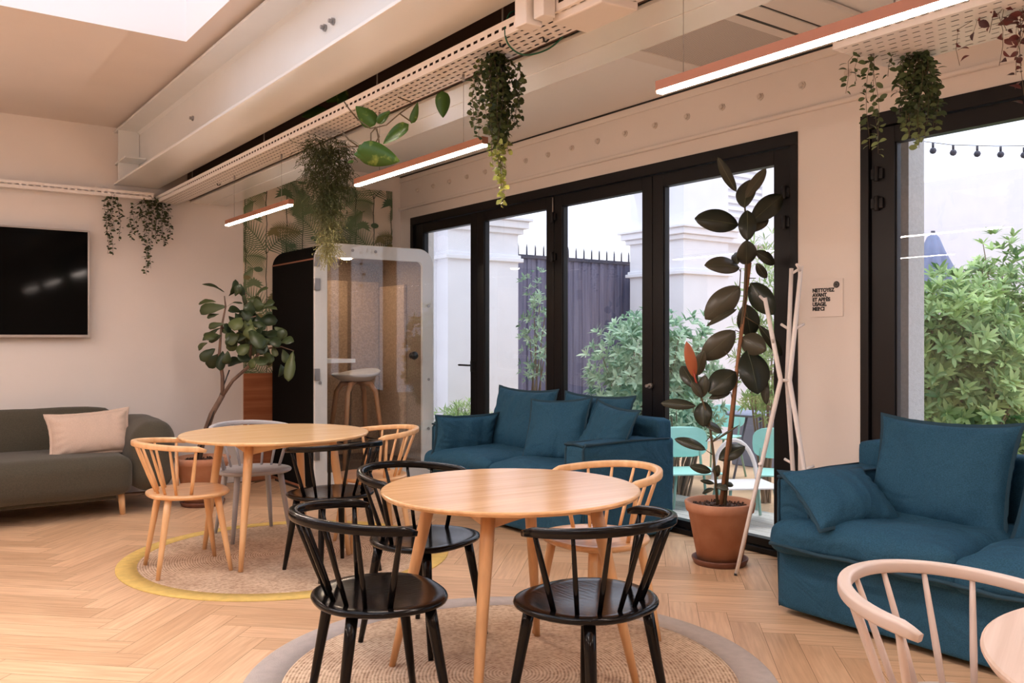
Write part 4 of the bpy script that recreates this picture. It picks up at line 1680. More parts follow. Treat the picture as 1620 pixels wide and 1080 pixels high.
A_ = (1060, 240, 2.7)
B_ = (1040, 540, 3.374)
leaves = [
    (A_, 283, 170, 203, 22, 44, .3), (A_, 322, 198, 410, 72, 48, .9), (A_, 318, 240, 340, 120, 88, .2), (A_, 292, 312, 105, 285, 98, .15),
    (A_, 345, 300, 480, 185, 88, .25), (A_, 330, 250, 330, 380, 74, .1), (A_, 325, 345, 410, 270, 84, .8), (A_, 325, 482, 325, 378, 84, .5),
    (A_, 296, 495, 147, 485, 78, .8), (A_, 290, 480, 280, 430, 42, .2), (A_, 362, 425, 447, 480, 52, .5), (A_, 370, 475, 412, 540, 40, .4),
    (A_, 345, 560, 445, 695, 98, .05), (A_, 298, 575, 150, 715, 105, 1.), (A_, 285, 672, 155, 745, 26, .9), (A_, 320, 650, 345, 790, 94, .15),
    (A_, 278, 765, 135, 885, 100, 1.), (A_, 378, 740, 478, 870, 44, .3), (A_, 305, 795, 410, 850, 92, .8), (A_, 330, 848, 375, 1035, 132, .08),
    (A_, 110, 1010, 50, 915, 68, .3), (A_, 145, 850, 115, 955, 54, .9),
    (A_, 165, 1030, 280, 940, 104, .3), (A_, 405, 960, 412, 1080, 38, .5),
    (B_, 205, 345, 18, 330, 58, .4), (B_, 255, 180, 235, 300, 62, .7), (B_, 250, 320, 245, 455, 98, .2), (B_, 245, 430, 345, 490, 52, .6),
    (B_, 258, 578, 92, 520, 58, .4), (B_, 328, 632, 468, 560, 86, .3), (B_, 288, 695, 172, 665, 48, .4), (B_, 310, 720, 330, 660, 44, .6),
    (B_, 303, 758, 228, 742, 24, .3), (B_, 302, 787, 240, 810, 30, .3), (B_, 308, 765, 380, 790, 42, .6), (B_, 350, 765, 405, 765, 30, .3),
    (B_, 275, 305, 390, 270, 42, .7), (B_, 180, 215, 240, 300, 48, .8), (B_, 290, 540, 440, 445, 12, .9)]
rnd = random.Random(77)
camv = Vector((0, 0, HH))
for i, (o_, bx, by, tx, ty, w, tn) in enumerate(leaves):
    k = o_[2]
    b0 = P2(o_[0], o_[1], k, bx, by)
    t0 = P2(o_[0], o_[1], k, tx, ty)
    db = TD + rnd.uniform(-0.03, 0.03)
    dt = TD + rnd.uniform(-0.09, 0.10)
    pb_, pt_ = at(b0[0], b0[1], db), at(t0[0], t0[1], dt)
    wd_ = w / k * TD / FPX * 1.04
    mb = MB()
    mb.tone = []
    nrm = (camv - pb_).normalized() + Vector((rnd.uniform(-.35, .35), rnd.uniform(-.35, .35), rnd.uniform(0.1, .6)))
    leaf_geo(mb, pb_ - RP, pt_ - RP, wd_, nrm, nseg=14, shape='oval', curl=0.05, fold=0.12, tone=tn)
    o = build('leaf', mb, M['rubber'], rp_)
    solid(o, 0.0015)
    rbm = MB()
    d_ = (pt_ - pb_)
    nn_ = nrm - d_.normalized() * nrm.dot(d_.normalized())
    nn_.normalize()
    L = d_.length
    rbm.tube([pb_ - RP + d_ * f + nn_ * (0.05 * L * math.sin(PI * f) + 0.001) for f in (0.0, 0.2, 0.4, 0.6, 0.8, 0.95)], [0.0026, 0.0024, 0.002, 0.0016, 0.0012, 0.0006], 5)
    build('leaf_rib', rbm, M['rubberrib'], o)
mb = MB()
mb.tone = []
leaf_geo(mb, at(*P2(1060, 240, 2.7, 105, 965), TD) - RP, at(*P2(1060, 240, 2.7, 70, 810), TD - 0.03) - RP, 0.066, (camv - RP).normalized(), nseg=12, curl=0.04, fold=0.5)
o = build('new_leaf', mb, M['redrubber'], rp_)
o['label'] = 'orange red young leaf'
solid(o, 0.0015)
mb = MB()
mb.tube([at(1135, 796, 5.15) - RP, at(1129, 720, 5.17) - RP, at(1121, 660, 5.18) - RP, at(1108, 625, 5.18) - RP, at(1098, 590, 5.18) - RP], [0.009, 0.008, 0.007, 0.006, 0.004], 8)
build('side_shoot', mb, M['stem'], rp_)
mb = MB()
mb.tube([at(1146, 800, 5.15) - RP, at(1156, 690, 5.2) - RP, at(1166, 590, 5.2) - RP, at(1178, 470, 5.2) - RP, at(1182, 380, 5.2) - RP, at(1178, 320, 5.2) - RP], [0.012, 0.011, 0.010, 0.009, 0.008, 0.005], 8)
for (x0, y0, x1, y1) in ((1129, 720, 1117, 712), (1124, 690, 1117, 698), (1125, 700, 1140, 686), (1129, 745, 1125, 746), (1154, 565, 1147, 555), (1170, 525, 1163, 522), (1170, 455, 1172, 424), (1172, 430, 1168, 424), (1178, 350, 1168, 355), (1180, 360, 1196, 352), (1160, 640, 1156, 620), (1184, 440, 1196, 440), (1180, 470, 1188, 447), (1170, 600, 1182, 556), (1178, 500, 1200, 514)):
    mb.tube([at(x0, y0, 5.19) - RP, at(x1, y1, 5.18) - RP], [0.0035, 0.0025], 6)
build('stem', mb, M['stem'], rp_)
mb = MB()
mb.tube([at(1140, 800, 5.15) - RP, at(1186, 415, 5.22) - RP], 0.012, 8)
build('stake', mb, M['stake'], rp_)
mb = MB()
mb.tube([at(1108, 625, 5.17) - RP, at(1100, 600, 5.16) - RP, at(1097, 585, 5.16) - RP], [0.007, 0.006, 0.003], 8)
build('leaf_bud', mb, M['stemred'], rp_)

FP = Vector((2.12, 7.08, 0))
fp_ = empty('fiddle_leaf_fig', FP)
tag(fp_, 'branching fiddle leaf fig in a terracotta pot between the olive sofa and the booth', 'plant')
pot(fp_, 0.215, 0.135, 0.38, M['terracotta'])
FD = 7.0
flv = [(270, 175, 125, 120, 38), (215, 240, 100, 255, 42), (280, 270, 105, 300, 78), (235, 320, 155, 345, 38), (270, 385, 165, 405, 48), (245, 408, 128, 490, 42), (250, 455, 165, 500, 42), (160, 505, 97, 550, 38), (210, 545, 112, 625, 68), (230, 580, 165, 670, 78), (260, 560, 240, 690, 62),
       (300, 200, 345, 90, 52), (340, 200, 380, 120, 52), (400, 215, 370, 140, 48), (470, 215, 560, 145, 42), (290, 270, 390, 250, 32), (400, 260, 410, 200, 62), (480, 215, 500, 300, 92), (520, 270, 600, 240, 62), (500, 300, 620, 290, 48), (340, 310, 400, 400, 72), (380, 340, 330, 430, 92), (480, 370, 620, 360, 84),
       (270, 380, 290, 450, 62), (330, 450, 420, 555, 72), (430, 420, 520, 550, 92), (480, 430, 590, 510, 92), (450, 370, 540, 420, 52), (290, 560, 280, 650, 62), (380, 560, 400, 640, 92), (480, 600, 540, 655, 82), (530, 560, 580, 640, 62), (560, 540, 560, 660, 62), (630, 500, 660, 415, 64), (640, 500, 725, 500, 72),
       (650, 550, 680, 640, 62), (640, 650, 640, 725, 72), (720, 560, 690, 760, 72), (590, 530, 610, 600, 42), (400, 300, 470, 400, 80), (350, 470, 300, 560, 70), (420, 500, 460, 590, 80), (440, 230, 420, 330, 80), (380, 420, 470, 460, 70), (300, 330, 350, 420, 60)]
rnd = random.Random(12)
for k in range(34):
    bx, by = 330 + rnd.gauss(90, 75), rnd.gauss(420, 90)
    a = rnd.random() * 2 * PI
    flv.append((bx, by, bx + 95 * math.cos(a), by + 80 * math.sin(a) + 20, rnd.uniform(55, 90)))
for (bx, by, tx, ty, w) in flv:
    b0, t0 = P2(290, 420, 4.152, bx, by), P2(290, 420, 4.152, tx, ty)
    db = FD + rnd.uniform(-0.12, 0.12)
    pb_, pt_ = at(*b0, db), at(*t0, db + rnd.uniform(-0.1, 0.06))
    mb = MB()
    mb.tone = []
    nrm = (camv - pb_).normalized() * 0.8 + Vector((rnd.uniform(-.5, .5), rnd.uniform(-.5, .5), rnd.uniform(0.1, .9)))
    leaf_geo(mb, pb_ - FP, pt_ - FP, w / 4.152 * FD / FPX * 1.15, nrm, nseg=10, shape='fiddle', curl=rnd.uniform(0.02, 0.16), fold=rnd.uniform(0.05, 0.35), tone=rnd.random() ** 1.5)
    mb.v = [tuple(Vector(v) + noise.noise_vector(Vector(v) * 25) * 0.006) for v in mb.v]
    o = build('leaf', mb, M['fiddle'], fp_)
    solid(o, 0.0015)
mb = MB()
ft = [(310, 742, 7.05), (318, 705, 7.04), (335, 655, 7.02), (352, 625, 7.0)]
mb.tube([at(*p) - FP for p in ft], [0.032, 0.028, 0.023, 0.021], 10)
mb.tube([at(352, 626, 7.0) - FP, at(352, 595, 7.0) - FP, at(347, 560, 7.0) - FP, at(350, 520, 7.0) - FP, at(357, 485, 7.0) - FP, at(355, 468, 7.0) - FP], [0.016, 0.015, 0.012, 0.009, 0.007, 0.004], 8)
mb.tube([at(352, 626, 7.0) - FP, at(368, 602, 7.0) - FP, at(395, 578, 7.0) - FP, at(415, 552, 7.0) - FP, at(445, 548, 7.0) - FP, at(465, 555, 7.0) - FP], [0.015, 0.014, 0.013, 0.009, 0.006, 0.004], 8)
mb.tube([at(395, 578, 7.0) - FP, at(398, 530, 7.0) - FP, at(392, 490, 7.02) - FP, at(388, 462, 7.02) - FP], [0.010, 0.008, 0.006, 0.004], 8)
mb.tube([at(350, 520, 7.0) - FP, at(380, 505, 6.95) - FP, at(405, 500, 6.95) - FP], [0.008, 0.006, 0.004], 8)
build('trunk', mb, M['bark'], fp_)
mb = MB()
mb.tube([at(304, 742, 7.0) - FP, at(363, 585, 7.0) - FP], 0.006, 6)
build('stake', mb, M['black'], fp_)

# ------------------------------------------------------------------ hanging plants


def hanging(name, label, cat, top, strands, leafm, stemm, lsize, shape='oval', seed=0, step=0.022, group=None, tonefun=None, lw=0.6, curl=0.1):
    """strands: list of (dx, dy, length, sway) relative to top"""
    top = Vector(top)
    root = empty(name, top)
    tag(root, label, cat, group)
    rnd = random.Random(seed)
    st, lf = MB(), MB()
    lf.tone = []
    for (dx, dy, L, sw) in strands:
        n = max(3, int(L / 0.06))
        pts = []
        ph = rnd.random() * 6
        for i in range(n + 1):
            f = i / n
            z = -L * f
            ox = dx * min(1, f * 3 + 0.25) + 0.012 * math.sin(ph + f * 7) + sw * f * f
            oy = dy * min(1, f * 3 + 0.25) + 0.012 * math.cos(ph + f * 6)
            pts.append(Vector((ox, oy, z)))
        st.tube(pts, 0.0011, 4, caps=False)
        k = int(L / step)
        for i in range(k):
            f = (i + rnd.random()) / k
            a = f * n
            j = min(n - 1, int(a))
            c = pts[j].lerp(pts[j + 1], a - j)
            az = rnd.random() * 2 * PI
            d = Vector((math.cos(az), math.sin(az), rnd.uniform(-0.9, 0.5))).normalized()
            s = lsize * rnd.uniform(0.7, 1.25)
            tn = rnd.random() if tonefun is None else tonefun(-c.z, rnd)
            leaf_geo(lf, c + d * s * 0.15, c + d * s * 1.15, s * lw, Vector((rnd.uniform(-1, 1), rnd.uniform(-1, 1), rnd.uniform(0.2, 1))), nseg=5, shape=shape, curl=curl, fold=0.2, tone=tn)
    build('stem', st, stemm, root)
    build('foliage', lf, leafm, root)
    return root


rnd = random.Random(31)


def strandset(n, rx, ry, lmin, lmax, rnd, taper=True):
    out = []
    for k in range(n):
        a = rnd.random() * 2 * PI
        q = math.sqrt(rnd.random())
        L = lmin + (lmax - lmin) * ((1 - q * 0.75) * rnd.uniform(0.55, 1.0) if taper else rnd.random())
        out.append((rx * q * math.cos(a), ry * q * math.sin(a), L, rnd.uniform(-0.02, 0.02)))
    return out


def cam_frame(dx_px, t):
    """offset to the viewer's right, in metres, for a pixel offset at distance t"""
    return dx_px * t / FPX * CA, -dx_px * t / FPX * SA


# string of coins
t3 = at(785, 84, 3.62)
h3 = hanging('hanging_string_plant', 'trailing plant with round coin leaves, dark with pale tips, hanging from the ceiling tray', 'plant', t3,
             strandset(26, 0.10, 0.10, 0.22, 0.58, rnd) + [(0.02, -0.01, 0.64, 0), (0.03, -0.01, 0.60, 0.0), (0.01, 0.0, 0.55, 0.01)], M['coin'], M['stem'], 0.022, 'oval', 5, 0.0085, lw=1.0, tonefun=lambda z, r: 0.2 * r.random() if z < 0.38 else (0.25 + 0.6 * r.random() if z < 0.5 else 0.7 + 0.3 * r.random()))
mb = MB()
mb.tube([(0, 0, 0.03), (0, 0, -0.03)], 0.006, 6)
for k in range(8):
    a = k * PI / 4
    mb.tube([(0, 0, -0.02), (0.04 * math.cos(a), 0.04 * math.sin(a), -0.09)], 0.004, 5)
build('hook', mb, M['black'], h3)
# fluffy moss plant
t2 = at(516, 214, 4.98)
root2 = empty('hanging_moss_plant', t2)
tag(root2, 'feathery moss-like plant hanging from the tray in front of the palm wallpaper', 'plant')
rnd = random.Random(41)
st = MB()
st.tone = []
for k in range(1300):
    a, q = rnd.random() * 2 * PI, math.sqrt(rnd.random())
    rx = 0.125
    x, y = rx * q * math.cos(a), rx * q * math.sin(a)
    f = rnd.random() ** 1.25
    zt = -0.03 - f * (0.66 if q < 0.75 else 0.42)
    sc = 1.0 if f < 0.55 else max(0.35, 1.25 - f)
    c = Vector((x * sc + 0.02 * f, y * sc, zt))
    pts = [c]
    d = Vector((rnd.uniform(-1, 1), rnd.uniform(-1, 1), rnd.uniform(-1.1, 0.2))).normalized()
    for s in range(5):
        d = (d + Vector((rnd.uniform(-.7, .7), rnd.uniform(-.7, .7), rnd.uniform(-.6, .25)))).normalized()
        pts.append(pts[-1] + d * 0.021)
    n0 = len(st.f)
    st.tube(pts, 0.0013, 3, caps=False)
    tn = min(1, max(0, (-zt - 0.40) * 3.2 + rnd.uniform(-0.1, 0.15)))
    tonefill(st, tn)
    for s in range(1, 6):
        dd = Vector((rnd.uniform(-1, 1), rnd.uniform(-1, 1), rnd.uniform(-1, 1))).normalized()
        leaf_geo(st, pts[s], pts[s] + dd * 0.014, 0.006, Vector((0, 0, 1)), nseg=2, tone=tn)
build('foliage', st, M['moss'], root2)
# small-leaved trailers by the television
for (px, py, t_, n, rx, L0, L1, lab, sd) in ((172, 304, 7.45, 7, 0.06, 0.22, 0.50, 'slim dark trailing plant hanging from the wall tray nearest the television', 51),
                                             (238, 300, 7.55, 16, 0.17, 0.16, 0.42, 'bushy dark trailing plant hanging from the corner of the wall tray', 52)):
    tp = at(px, py, t_)
    tp = Vector((tp.x, 7.90, 2.53))
    ss = strandset(n, rx, 0.05, L0, L1, random.Random(sd), False)
    if sd == 52: ss += [(-0.03, 0, 0.66, -0.01), (0.0, 0.02, 0.60, 0), (-0.05, 0, 0.52, 0), (0.15, 0, 0.34, 0), (-0.15, 0, 0.30, 0)]
    hanging('hanging_ivy', lab, 'plant', tp, ss, M['traildark'], M['stem'], 0.032, 'oval', sd, 0.016, group='trailing plants by the television')
# right-hand tray plants
tp = Vector((3.50, 1.93, 2.53))
h4 = hanging('hanging_ivy', 'thick green trailing plant with pale tips hanging from the wide tray over the window', 'plant', tp,
             strandset(27, 0.085, 0.075, 0.18, 0.43, random.Random(61), False) + [(0.0, 0, 0.42, 0)], M['trail'], M['stem'], 0.032, 'oval', 61, 0.011, tonefun=lambda z, r: min(1, max(0, (z - 0.28) * 6)) * 0.75 + 0.25 * r.random(), group='trailing plants over the window')
tp = Vector((3.33, 2.04, 2.53))
hanging('hanging_ivy', 'thin green trailing plant hanging at the end of the wide tray over the window', 'plant', tp,
        [(0.02, 0.02, 0.42, 0.0), (0.04, 0.0, 0.44, 0.01), (0.01, -0.02, 0.40, 0.02), (-0.10, 0.04, 0.20, 0), (-0.05, 0.03, 0.14, 0), (0.06, -0.05, 0.12, 0)], M['trail'], M['stem'], 0.030, 'oval', 63, 0.015, tonefun=lambda z, r: min(1, max(0, (z - 0.28) * 6)) * 0.7 + 0.25 * r.random(), group='trailing plants over the window')
tp = Vector((3.30, 1.42, 2.55))
hr = hanging('hanging_burgundy_plant', 'burgundy-leaved trailing plant at the top corner of the picture', 'plant', tp,
             strandset(9, 0.09, 0.09, 0.12, 0.30, random.Random(71), False) + [(0.02, 0.02, 0.44, 0), (-0.04, 0.10, 0.12, 0), (0.0, 0.24, 0.20, 0.0), (-0.02, 0.17, 0.10, 0)], M['redleaf'], M['stem'], 0.042, 'drop', 71, 0.030)
# pothos with big leaves
PO = at(600, 200, 4.15)
po = empty('pothos_vine', PO)
tag(po, 'pothos vine with big yellow-flecked green leaves twining around the cable tray', 'plant')


def pothmat():
    m = leafmat('pothos_leaf', (0.055, 0.15, 0.02), (0.09, 0.20, 0.03), 0.38, trans=0.25)
    nt = m.node_tree
    n, l = nt.nodes, nt.links
    tc = n.new('ShaderNodeTexCoord')
    nz = n.new('ShaderNodeTexNoise')
    nz.inputs['Scale'].default_value = 22
    nz.inputs['Detail'].default_value = 3
    l.new(tc.outputs['Object'], nz.inputs[0])
    rp = n.new('ShaderNodeValToRGB')
    rp.color_ramp.elements[0].position = 0.58
    rp.color_ramp.elements[0].color = (0.06, 0.14, 0.02, 1)
    rp.color_ramp.elements[1].position = 0.74
    rp.color_ramp.elements[1].color = (0.30, 0.40, 0.08, 1)
    l.new(nz.outputs[0], rp.inputs[0])
    for nd in n:
        if nd.type in ('BSDF_PRINCIPLED', 'BSDF_TRANSLUCENT'):
            for lk in list(nd.inputs[0].links): l.remove(lk)
            l.new(rp.outputs[0], nd.inputs[0])
    return m


M['pothos'] = pothmat()
K7 = (430, 120, 3.857)
for (bx, by, tx, ty, w, tt) in ((630, 300, 512, 185, 110, 4.1), (645, 290, 722, 215, 55, 4.1), (850, 290, 890, 160, 50, 4.1), (1040, 90, 1045, 255, 92, 4.05), (835, 295, 680, 415, 80, 4.1),
                                (520, 450, 780, 520, 150, 4.0), (700, 460, 500, 480, 130, 4.02), (525, 430, 560, 440, 30, 4.1), (440, 100, 330, 160, 60, 4.9), (300, 190, 180, 250, 70, 5.4), (460, 90, 400, 170, 60, 4.9), (330, 200, 240, 260, 60, 5.3), (500, 520, 460, 530, 20, 4.1)):
    b0, t0 = P2(*K7, bx, by), P2(*K7, tx, ty)
    mb = MB()
    mb.tone = []
    nrm = Vector((-0.45, -0.7, -0.15)) + Vector((rnd.uniform(-.3, .3), rnd.uniform(-.3, .3), rnd.uniform(-.3, .3)))
    leaf_geo(mb, at(*b0, tt) - PO, at(*t0, tt - 0.02) - PO, w / 3.857 * tt / FPX, nrm, nseg=10, shape='heart', curl=-0.06, fold=-0.2)
    o = build('leaf', mb, M['pothos'], po)
    solid(o, 0.001)
mb = MB()
for path in (((440, 155), (470, 200), (525, 265)), ((635, 315), (700, 300), (780, 230), (860, 175), (880, 165)), ((630, 310), (655, 370), (615, 440), (540, 430)), ((430, 340), (470, 390), (530, 432)), ((780, 230), (850, 280)), ((1040, 100), (1068, 110), (1060, 140)),
             ((770, 130), (850, 160)), ((640, 320), (660, 440)), ((400, 430), (520, 432)), ((605, 440), (605, 350), (635, 315)), ((525, 265), (600, 320), (635, 315))):
    pts = [at(*P2(*K7, x, y), 4.08) - PO for x, y in path]
    mb = MB()
    mb.tube(pts, 0.0035, 6)
    build('stem', mb, M['stem'], po)

# ------------------------------------------------------------------ coat stand
cs_ = empty('coat_stand', (4.10, 3.02, 0))
tag(cs_, 'white tripod coat stand with short pegs next to the rubber plant', 'coat stand')
for i, a in enumerate((141, 21, 261)):
    dx, dy = math.cos(R(a)), math.sin(R(a))
    q = MB()
    foot = Vector((0.275 * dx, 0.275 * dy, 0.0))
    waist = Vector((0.028 * dx, 0.028 * dy, 1.09))
    topp = Vector((0.115 * dx, 0.115 * dy, 1.72 if i else 1.55))
    q.tube([foot, foot.lerp(waist, 0.5), waist, waist + (topp - waist) * 0.04, topp], [0.0105, 0.0125, 0.0135, 0.0135, 0.0115], 10)
    o = build('leg', q, M['white'], cs_)
    q = MB()
    q.tube([foot + Vector((0, 0, 0.0)), foot + Vector((-0.001 * dx, -0.001 * dy, 0.012))], 0.0108, 10)
    build('rubber_foot', q, M['black'], o)
    for (f, s, up_) in ((0.45, 1, 0.03), (0.95, -1, 0.035)):
        c = waist.lerp(topp, f)
        side = Vector((-dy, dx, 0)) * s
        q = MB()
        q.tube([c, c + side * 0.05 + Vector((dx * 0.02, dy * 0.02, up_))], [0.0075, 0.008], 8)
        build('peg', q, M['white'], cs_)
    c = foot.lerp(waist, 0.56)
    q = MB()
    q.tube([c, c + Vector((-dy * 0.05, dx * 0.05, 0.02)) + Vector((dx, dy, 0)) * 0.02], [0.0075, 0.008], 8)
    build('peg', q, M['white'], cs_)
q = MB()
q.tube([(0.03, 0.0, 1.09), (-0.015, 0.026, 1.09), (-0.015, -0.026, 1.09)], 0.009, 8, closed=True)
build('joint', q, M['white'], cs_)

# ------------------------------------------------------------------ sign on the pillar
sg = empty('wall_sign', (XW - 0.004, 2.975, 1.555))
tag(sg, 'clear square sign with black French lettering on the pillar', 'sign')
b = MB()
b.box(-0.003, 0.003, -0.106, 0.106, -0.108, 0.108)
build('panel', b, mat('pale_acrylic', (0.84, 0.76, 0.71), 0.15), sg, bevel=0.001)
cu = bpy.data.curves.new('lettering', 'FONT')
cu.body = 'NETTOYEZ\nAVANT\nET APR\u00c8S\nUSAGE,\nMERCI'
cu.size = 0.029
cu.space_line = 0.92
cu.extrude = 0.0006
cu.offset = 0.0017
cu.materials.append(M['black'])
to = bpy.data.objects.new('lettering', cu)
C.objects.link(to)
bpy.context.view_layer.update()
lm_ = bpy.data.meshes.new_from_object(to.evaluated_get(bpy.context.evaluated_depsgraph_get()))
bpy.data.objects.remove(to)
to = link('lettering', lm_, sg, (-0.0045, 0.090, 0.036))
to.rotation_euler = (R(90), 0, R(-90))
xs_ = [v.co.x for v in lm_.vertices]
to.scale = (0.147 / (max(xs_) - min(xs_)), 1.0, 1.0)
q = MB()
q.lathe([(0.0001, 0.004), (0.017, 0.004), (0.019, 0.0025), (0.019, 0)], 28)
q.lathe([(0.0085, 0.0045), (0.0105, 0.0055), (0.0125, 0.0045)], 24, mi=1)
q.xf(Matrix.Translation((-0.003, -0.066, 0.074)) @ Matrix.Rotation(R(-90), 4, 'Y'))
build('badge', q, [mat('badge_brown', (0.035, 0.03, 0.028), 0.5), mat('badge_ring', (0.18, 0.16, 0.14), 0.5)], sg)

# ------------------------------------------------------------------ outdoors
GZ = -0.18
gb = MB()
gb.box(4.70, 22, -8, 14, GZ - 0.1, GZ)
struct(build('floor_terrace', gb, M['decktan']))
db_ = MB()
for k in range(7):
    db_.box(4.70 + k * 0.12, 4.70 + k * 0.12 + 0.114, -4, 8.4, -0.05, -0.005)
db_.box(4.70, 5.53, -4, 8.4, GZ, -0.052)
o = build('floor_deck_step', db_, M['deckpale'], bevel=0.003)
struct(o)
# exterior reveal of the right opening, courtyard walls
rv = MB()
rv.box(4.695, 4.86, 2.64, 3.12, -0.1, 4.2)
struct(build('wall_pier', rv, M['outgrey']))
wo = MB()
wo.box(4.7, 5.62, 9.25, 9.5, GZ, 5.2)
wo.box(10.3, 14.0, 9.2, 9.5, GZ, 5.2)
struct(build('wall_courtyard_back', wo, M['outwall']))
wo = MB()
wo.box(14.0, 14.3, -7, 9.5, GZ, 3.9)
struct(build('wall_courtyard_side', wo, M['outwall']))


def pilaster(nm, x0, x1, y0, y1, zc0, zc1, top):
    b = MB()
    b.box(x0, x1, y0, y1, GZ, top)
    for (z0, z1, e) in ((zc0, zc0 + 0.05, 0.05), (zc0 + 0.05, zc0 + 0.09, 0.025), (zc1 - 0.20, zc1 - 0.13, 0.05), (zc1 - 0.13, zc1 - 0.04, 0.10), (zc1 - 0.04, zc1, 0.14)):
        b.box(x0 - e, x1 + e, y0 - e, y1 + e, z0, z1)
    return struct(build(nm, b, M['outwall'], bevel=0.008))


pilaster('wall_pilaster_1', 5.62, 6.69, 9.0, 10.2, 2.30, 2.86, 2.86)
pilaster('wall_pilaster_2', 9.33, 10.3, 8.6, 9.7, 2.25, 2.95, 4.9)
# arch reveal above pilaster
ab = MB()
N = 18
for k in range(N):
    a0, a1 = R(90 * k / N), R(90 * (k + 1) / N)
    cxx, czz, r0, r1 = 8.2, 2.95, 1.13, 2.2
    p = [(cxx + r0 * math.cos(a0), czz + r0 * math.sin(a0) * 1.1), (cxx + r1 * math.cos(a0), czz + r1 * math.sin(a0)), (cxx + r1 * math.cos(a1), czz + r1 * math.sin(a1)), (cxx + r0 * math.cos(a1), czz + r0 * math.sin(a1) * 1.1)]
    ab.add([(x, 8.9, z) for x, z in p] + [(x, 9.5, z) for x, z in p], [(0, 1, 2, 3), (7, 6, 5, 4), (0, 4, 5, 1), (3, 2, 6, 7), (0, 3, 7, 4), (1, 5, 6, 2)])
struct(build('wall_arch', ab, M['outwall']))
# louvred shutter
lv = empty('louvred_shutter', (11.35, 9.18, 3.0))
tag(lv, 'white louvred shutter high on the courtyard wall behind the rubber plant top', 'shutter')
q = MB()
for k in range(14):
    q.box(-0.45, 0.45, -0.03, 0.02, 0.05 + k * 0.11, 0.11 + k * 0.11)
build('slats', q, M['outwall'], lv)
q = MB()
for x in (-0.5, 0.44):
    q.box(x, x + 0.06, -0.04, 0.02, 0, 1.6)
q.box(-0.44, 0.44, -0.04, 0.02, 0, 0.05)
q.box(-0.6, 0.6, -0.12, 0.02, -0.16, 0.0)
build('frame', q, M['outwall'], lv)
# corrugated fence with spikes
fe = empty('corrugated_fence', (8.2, 10.0, GZ))
tag(fe, 'dark blue-grey corrugated fence with spiked rail closing the courtyard', 'fence')
q = MB()
x = -1.9
n = 0
while x < 2.3:
    w = 0.075
    y_ = 0.0 if n % 2 else 0.025
    q.add([(x, y_, 0), (x + w, y_, 0), (x + w, y_, 2.66), (x, y_, 2.66)], [(0, 1, 2, 3)])
    q.add([(x + w, y_, 0), (x + w + 0.012, 0.025 - y_, 0), (x + w + 0.012, 0.025 - y_, 2.66), (x + w, y_, 2.66)], [(0, 1, 2, 3)])
    x += w + 0.012
    n += 1
o = build('corrugated_sheet', q, M['fence'], fe)
solid(o, 0.004)
boxobj('top_rail', (-1.9, 2.3, -0.03, 0.05, 2.66, 2.71), M['iron'], fe)
for k in range(26):
    q = MB()
    x = -1.85 + k * 0.155
    q.tube([(x, 0.01, 2.71), (x, 0.01, 2.82), (x, 0.01, 2.87)], [0.013, 0.011, 0.002], 6)
    build('spike', q, M['iron'], fe)


def shrub(name, label, c, rad, n, lm, ls, seed, stems, tonebias=0.0, cluster=8, group=None, base=None, spread=1.0, lw=0.27):
    rnd = random.Random(seed)
    c = Vector(c)
    gz = GZ
    root = empty(name, (c.x, c.y, gz))
    tag(root, label, 'shrub', group)
    lf = MB()
    lf.tone = []
    st = MB()
    b0 = Vector((0, 0, 0)) if base is None else Vector(base)
    off = c - Vector((c.x, c.y, gz))
    for k in range(n):
        d = Vector((rnd.gauss(0, 1), rnd.gauss(0, 1), rnd.gauss(0, 1))).normalized()
        q = rnd.random() ** 0.40
        lump = 1 + 0.28 * noise.noise(d * 2.2 + Vector((seed, 0, 0)))
        p = off + Vector((d.x * rad[0] * q * lump, d.y * rad[1] * q * lump, d.z * rad[2] * q * lump))
        if p.z < 0.03: continue
        out = (Vector((d.x, d.y, d.z * 0.7 + 0.55)) + Vector((rnd.uniform(-.3, .3),) * 3)).normalized()
        tn0 = rnd.random() * 0.7 + 0.15 + tonebias
        for j in range(cluster):
            a = 2 * PI * j / cluster + rnd.random()
            s1 = out.orthogonal().normalized()
            s2 = out.cross(s1)
            dir_ = (s1 * math.cos(a) + s2 * math.sin(a) + out * rnd.uniform(0.25, 0.9)).normalized()
            L = ls * rnd.uniform(0.7, 1.2)
            leaf_geo(lf, p, p + dir_ * L, L * lw, out, nseg=3, shape='oval', curl=0.06, fold=0.2, tone=min(1, max(0, tn0 + rnd.uniform(-.2, .2))))
        if k % stems == 0:
            st.tube([b0 + Vector((rnd.uniform(-.05, .05), rnd.uniform(-.05, .05), 0)), b0.lerp(p, 0.5) + Vector((rnd.uniform(-.06, .06), rnd.uniform(-.06, .06), 0.05)), p], [0.014, 0.009, 0.004], 5, caps=False)
    build('branches', st, M['twig'], root)
    build('foliage', lf, lm, root)
    return root


def pos_at(x, y, t): return at(x, y, t)


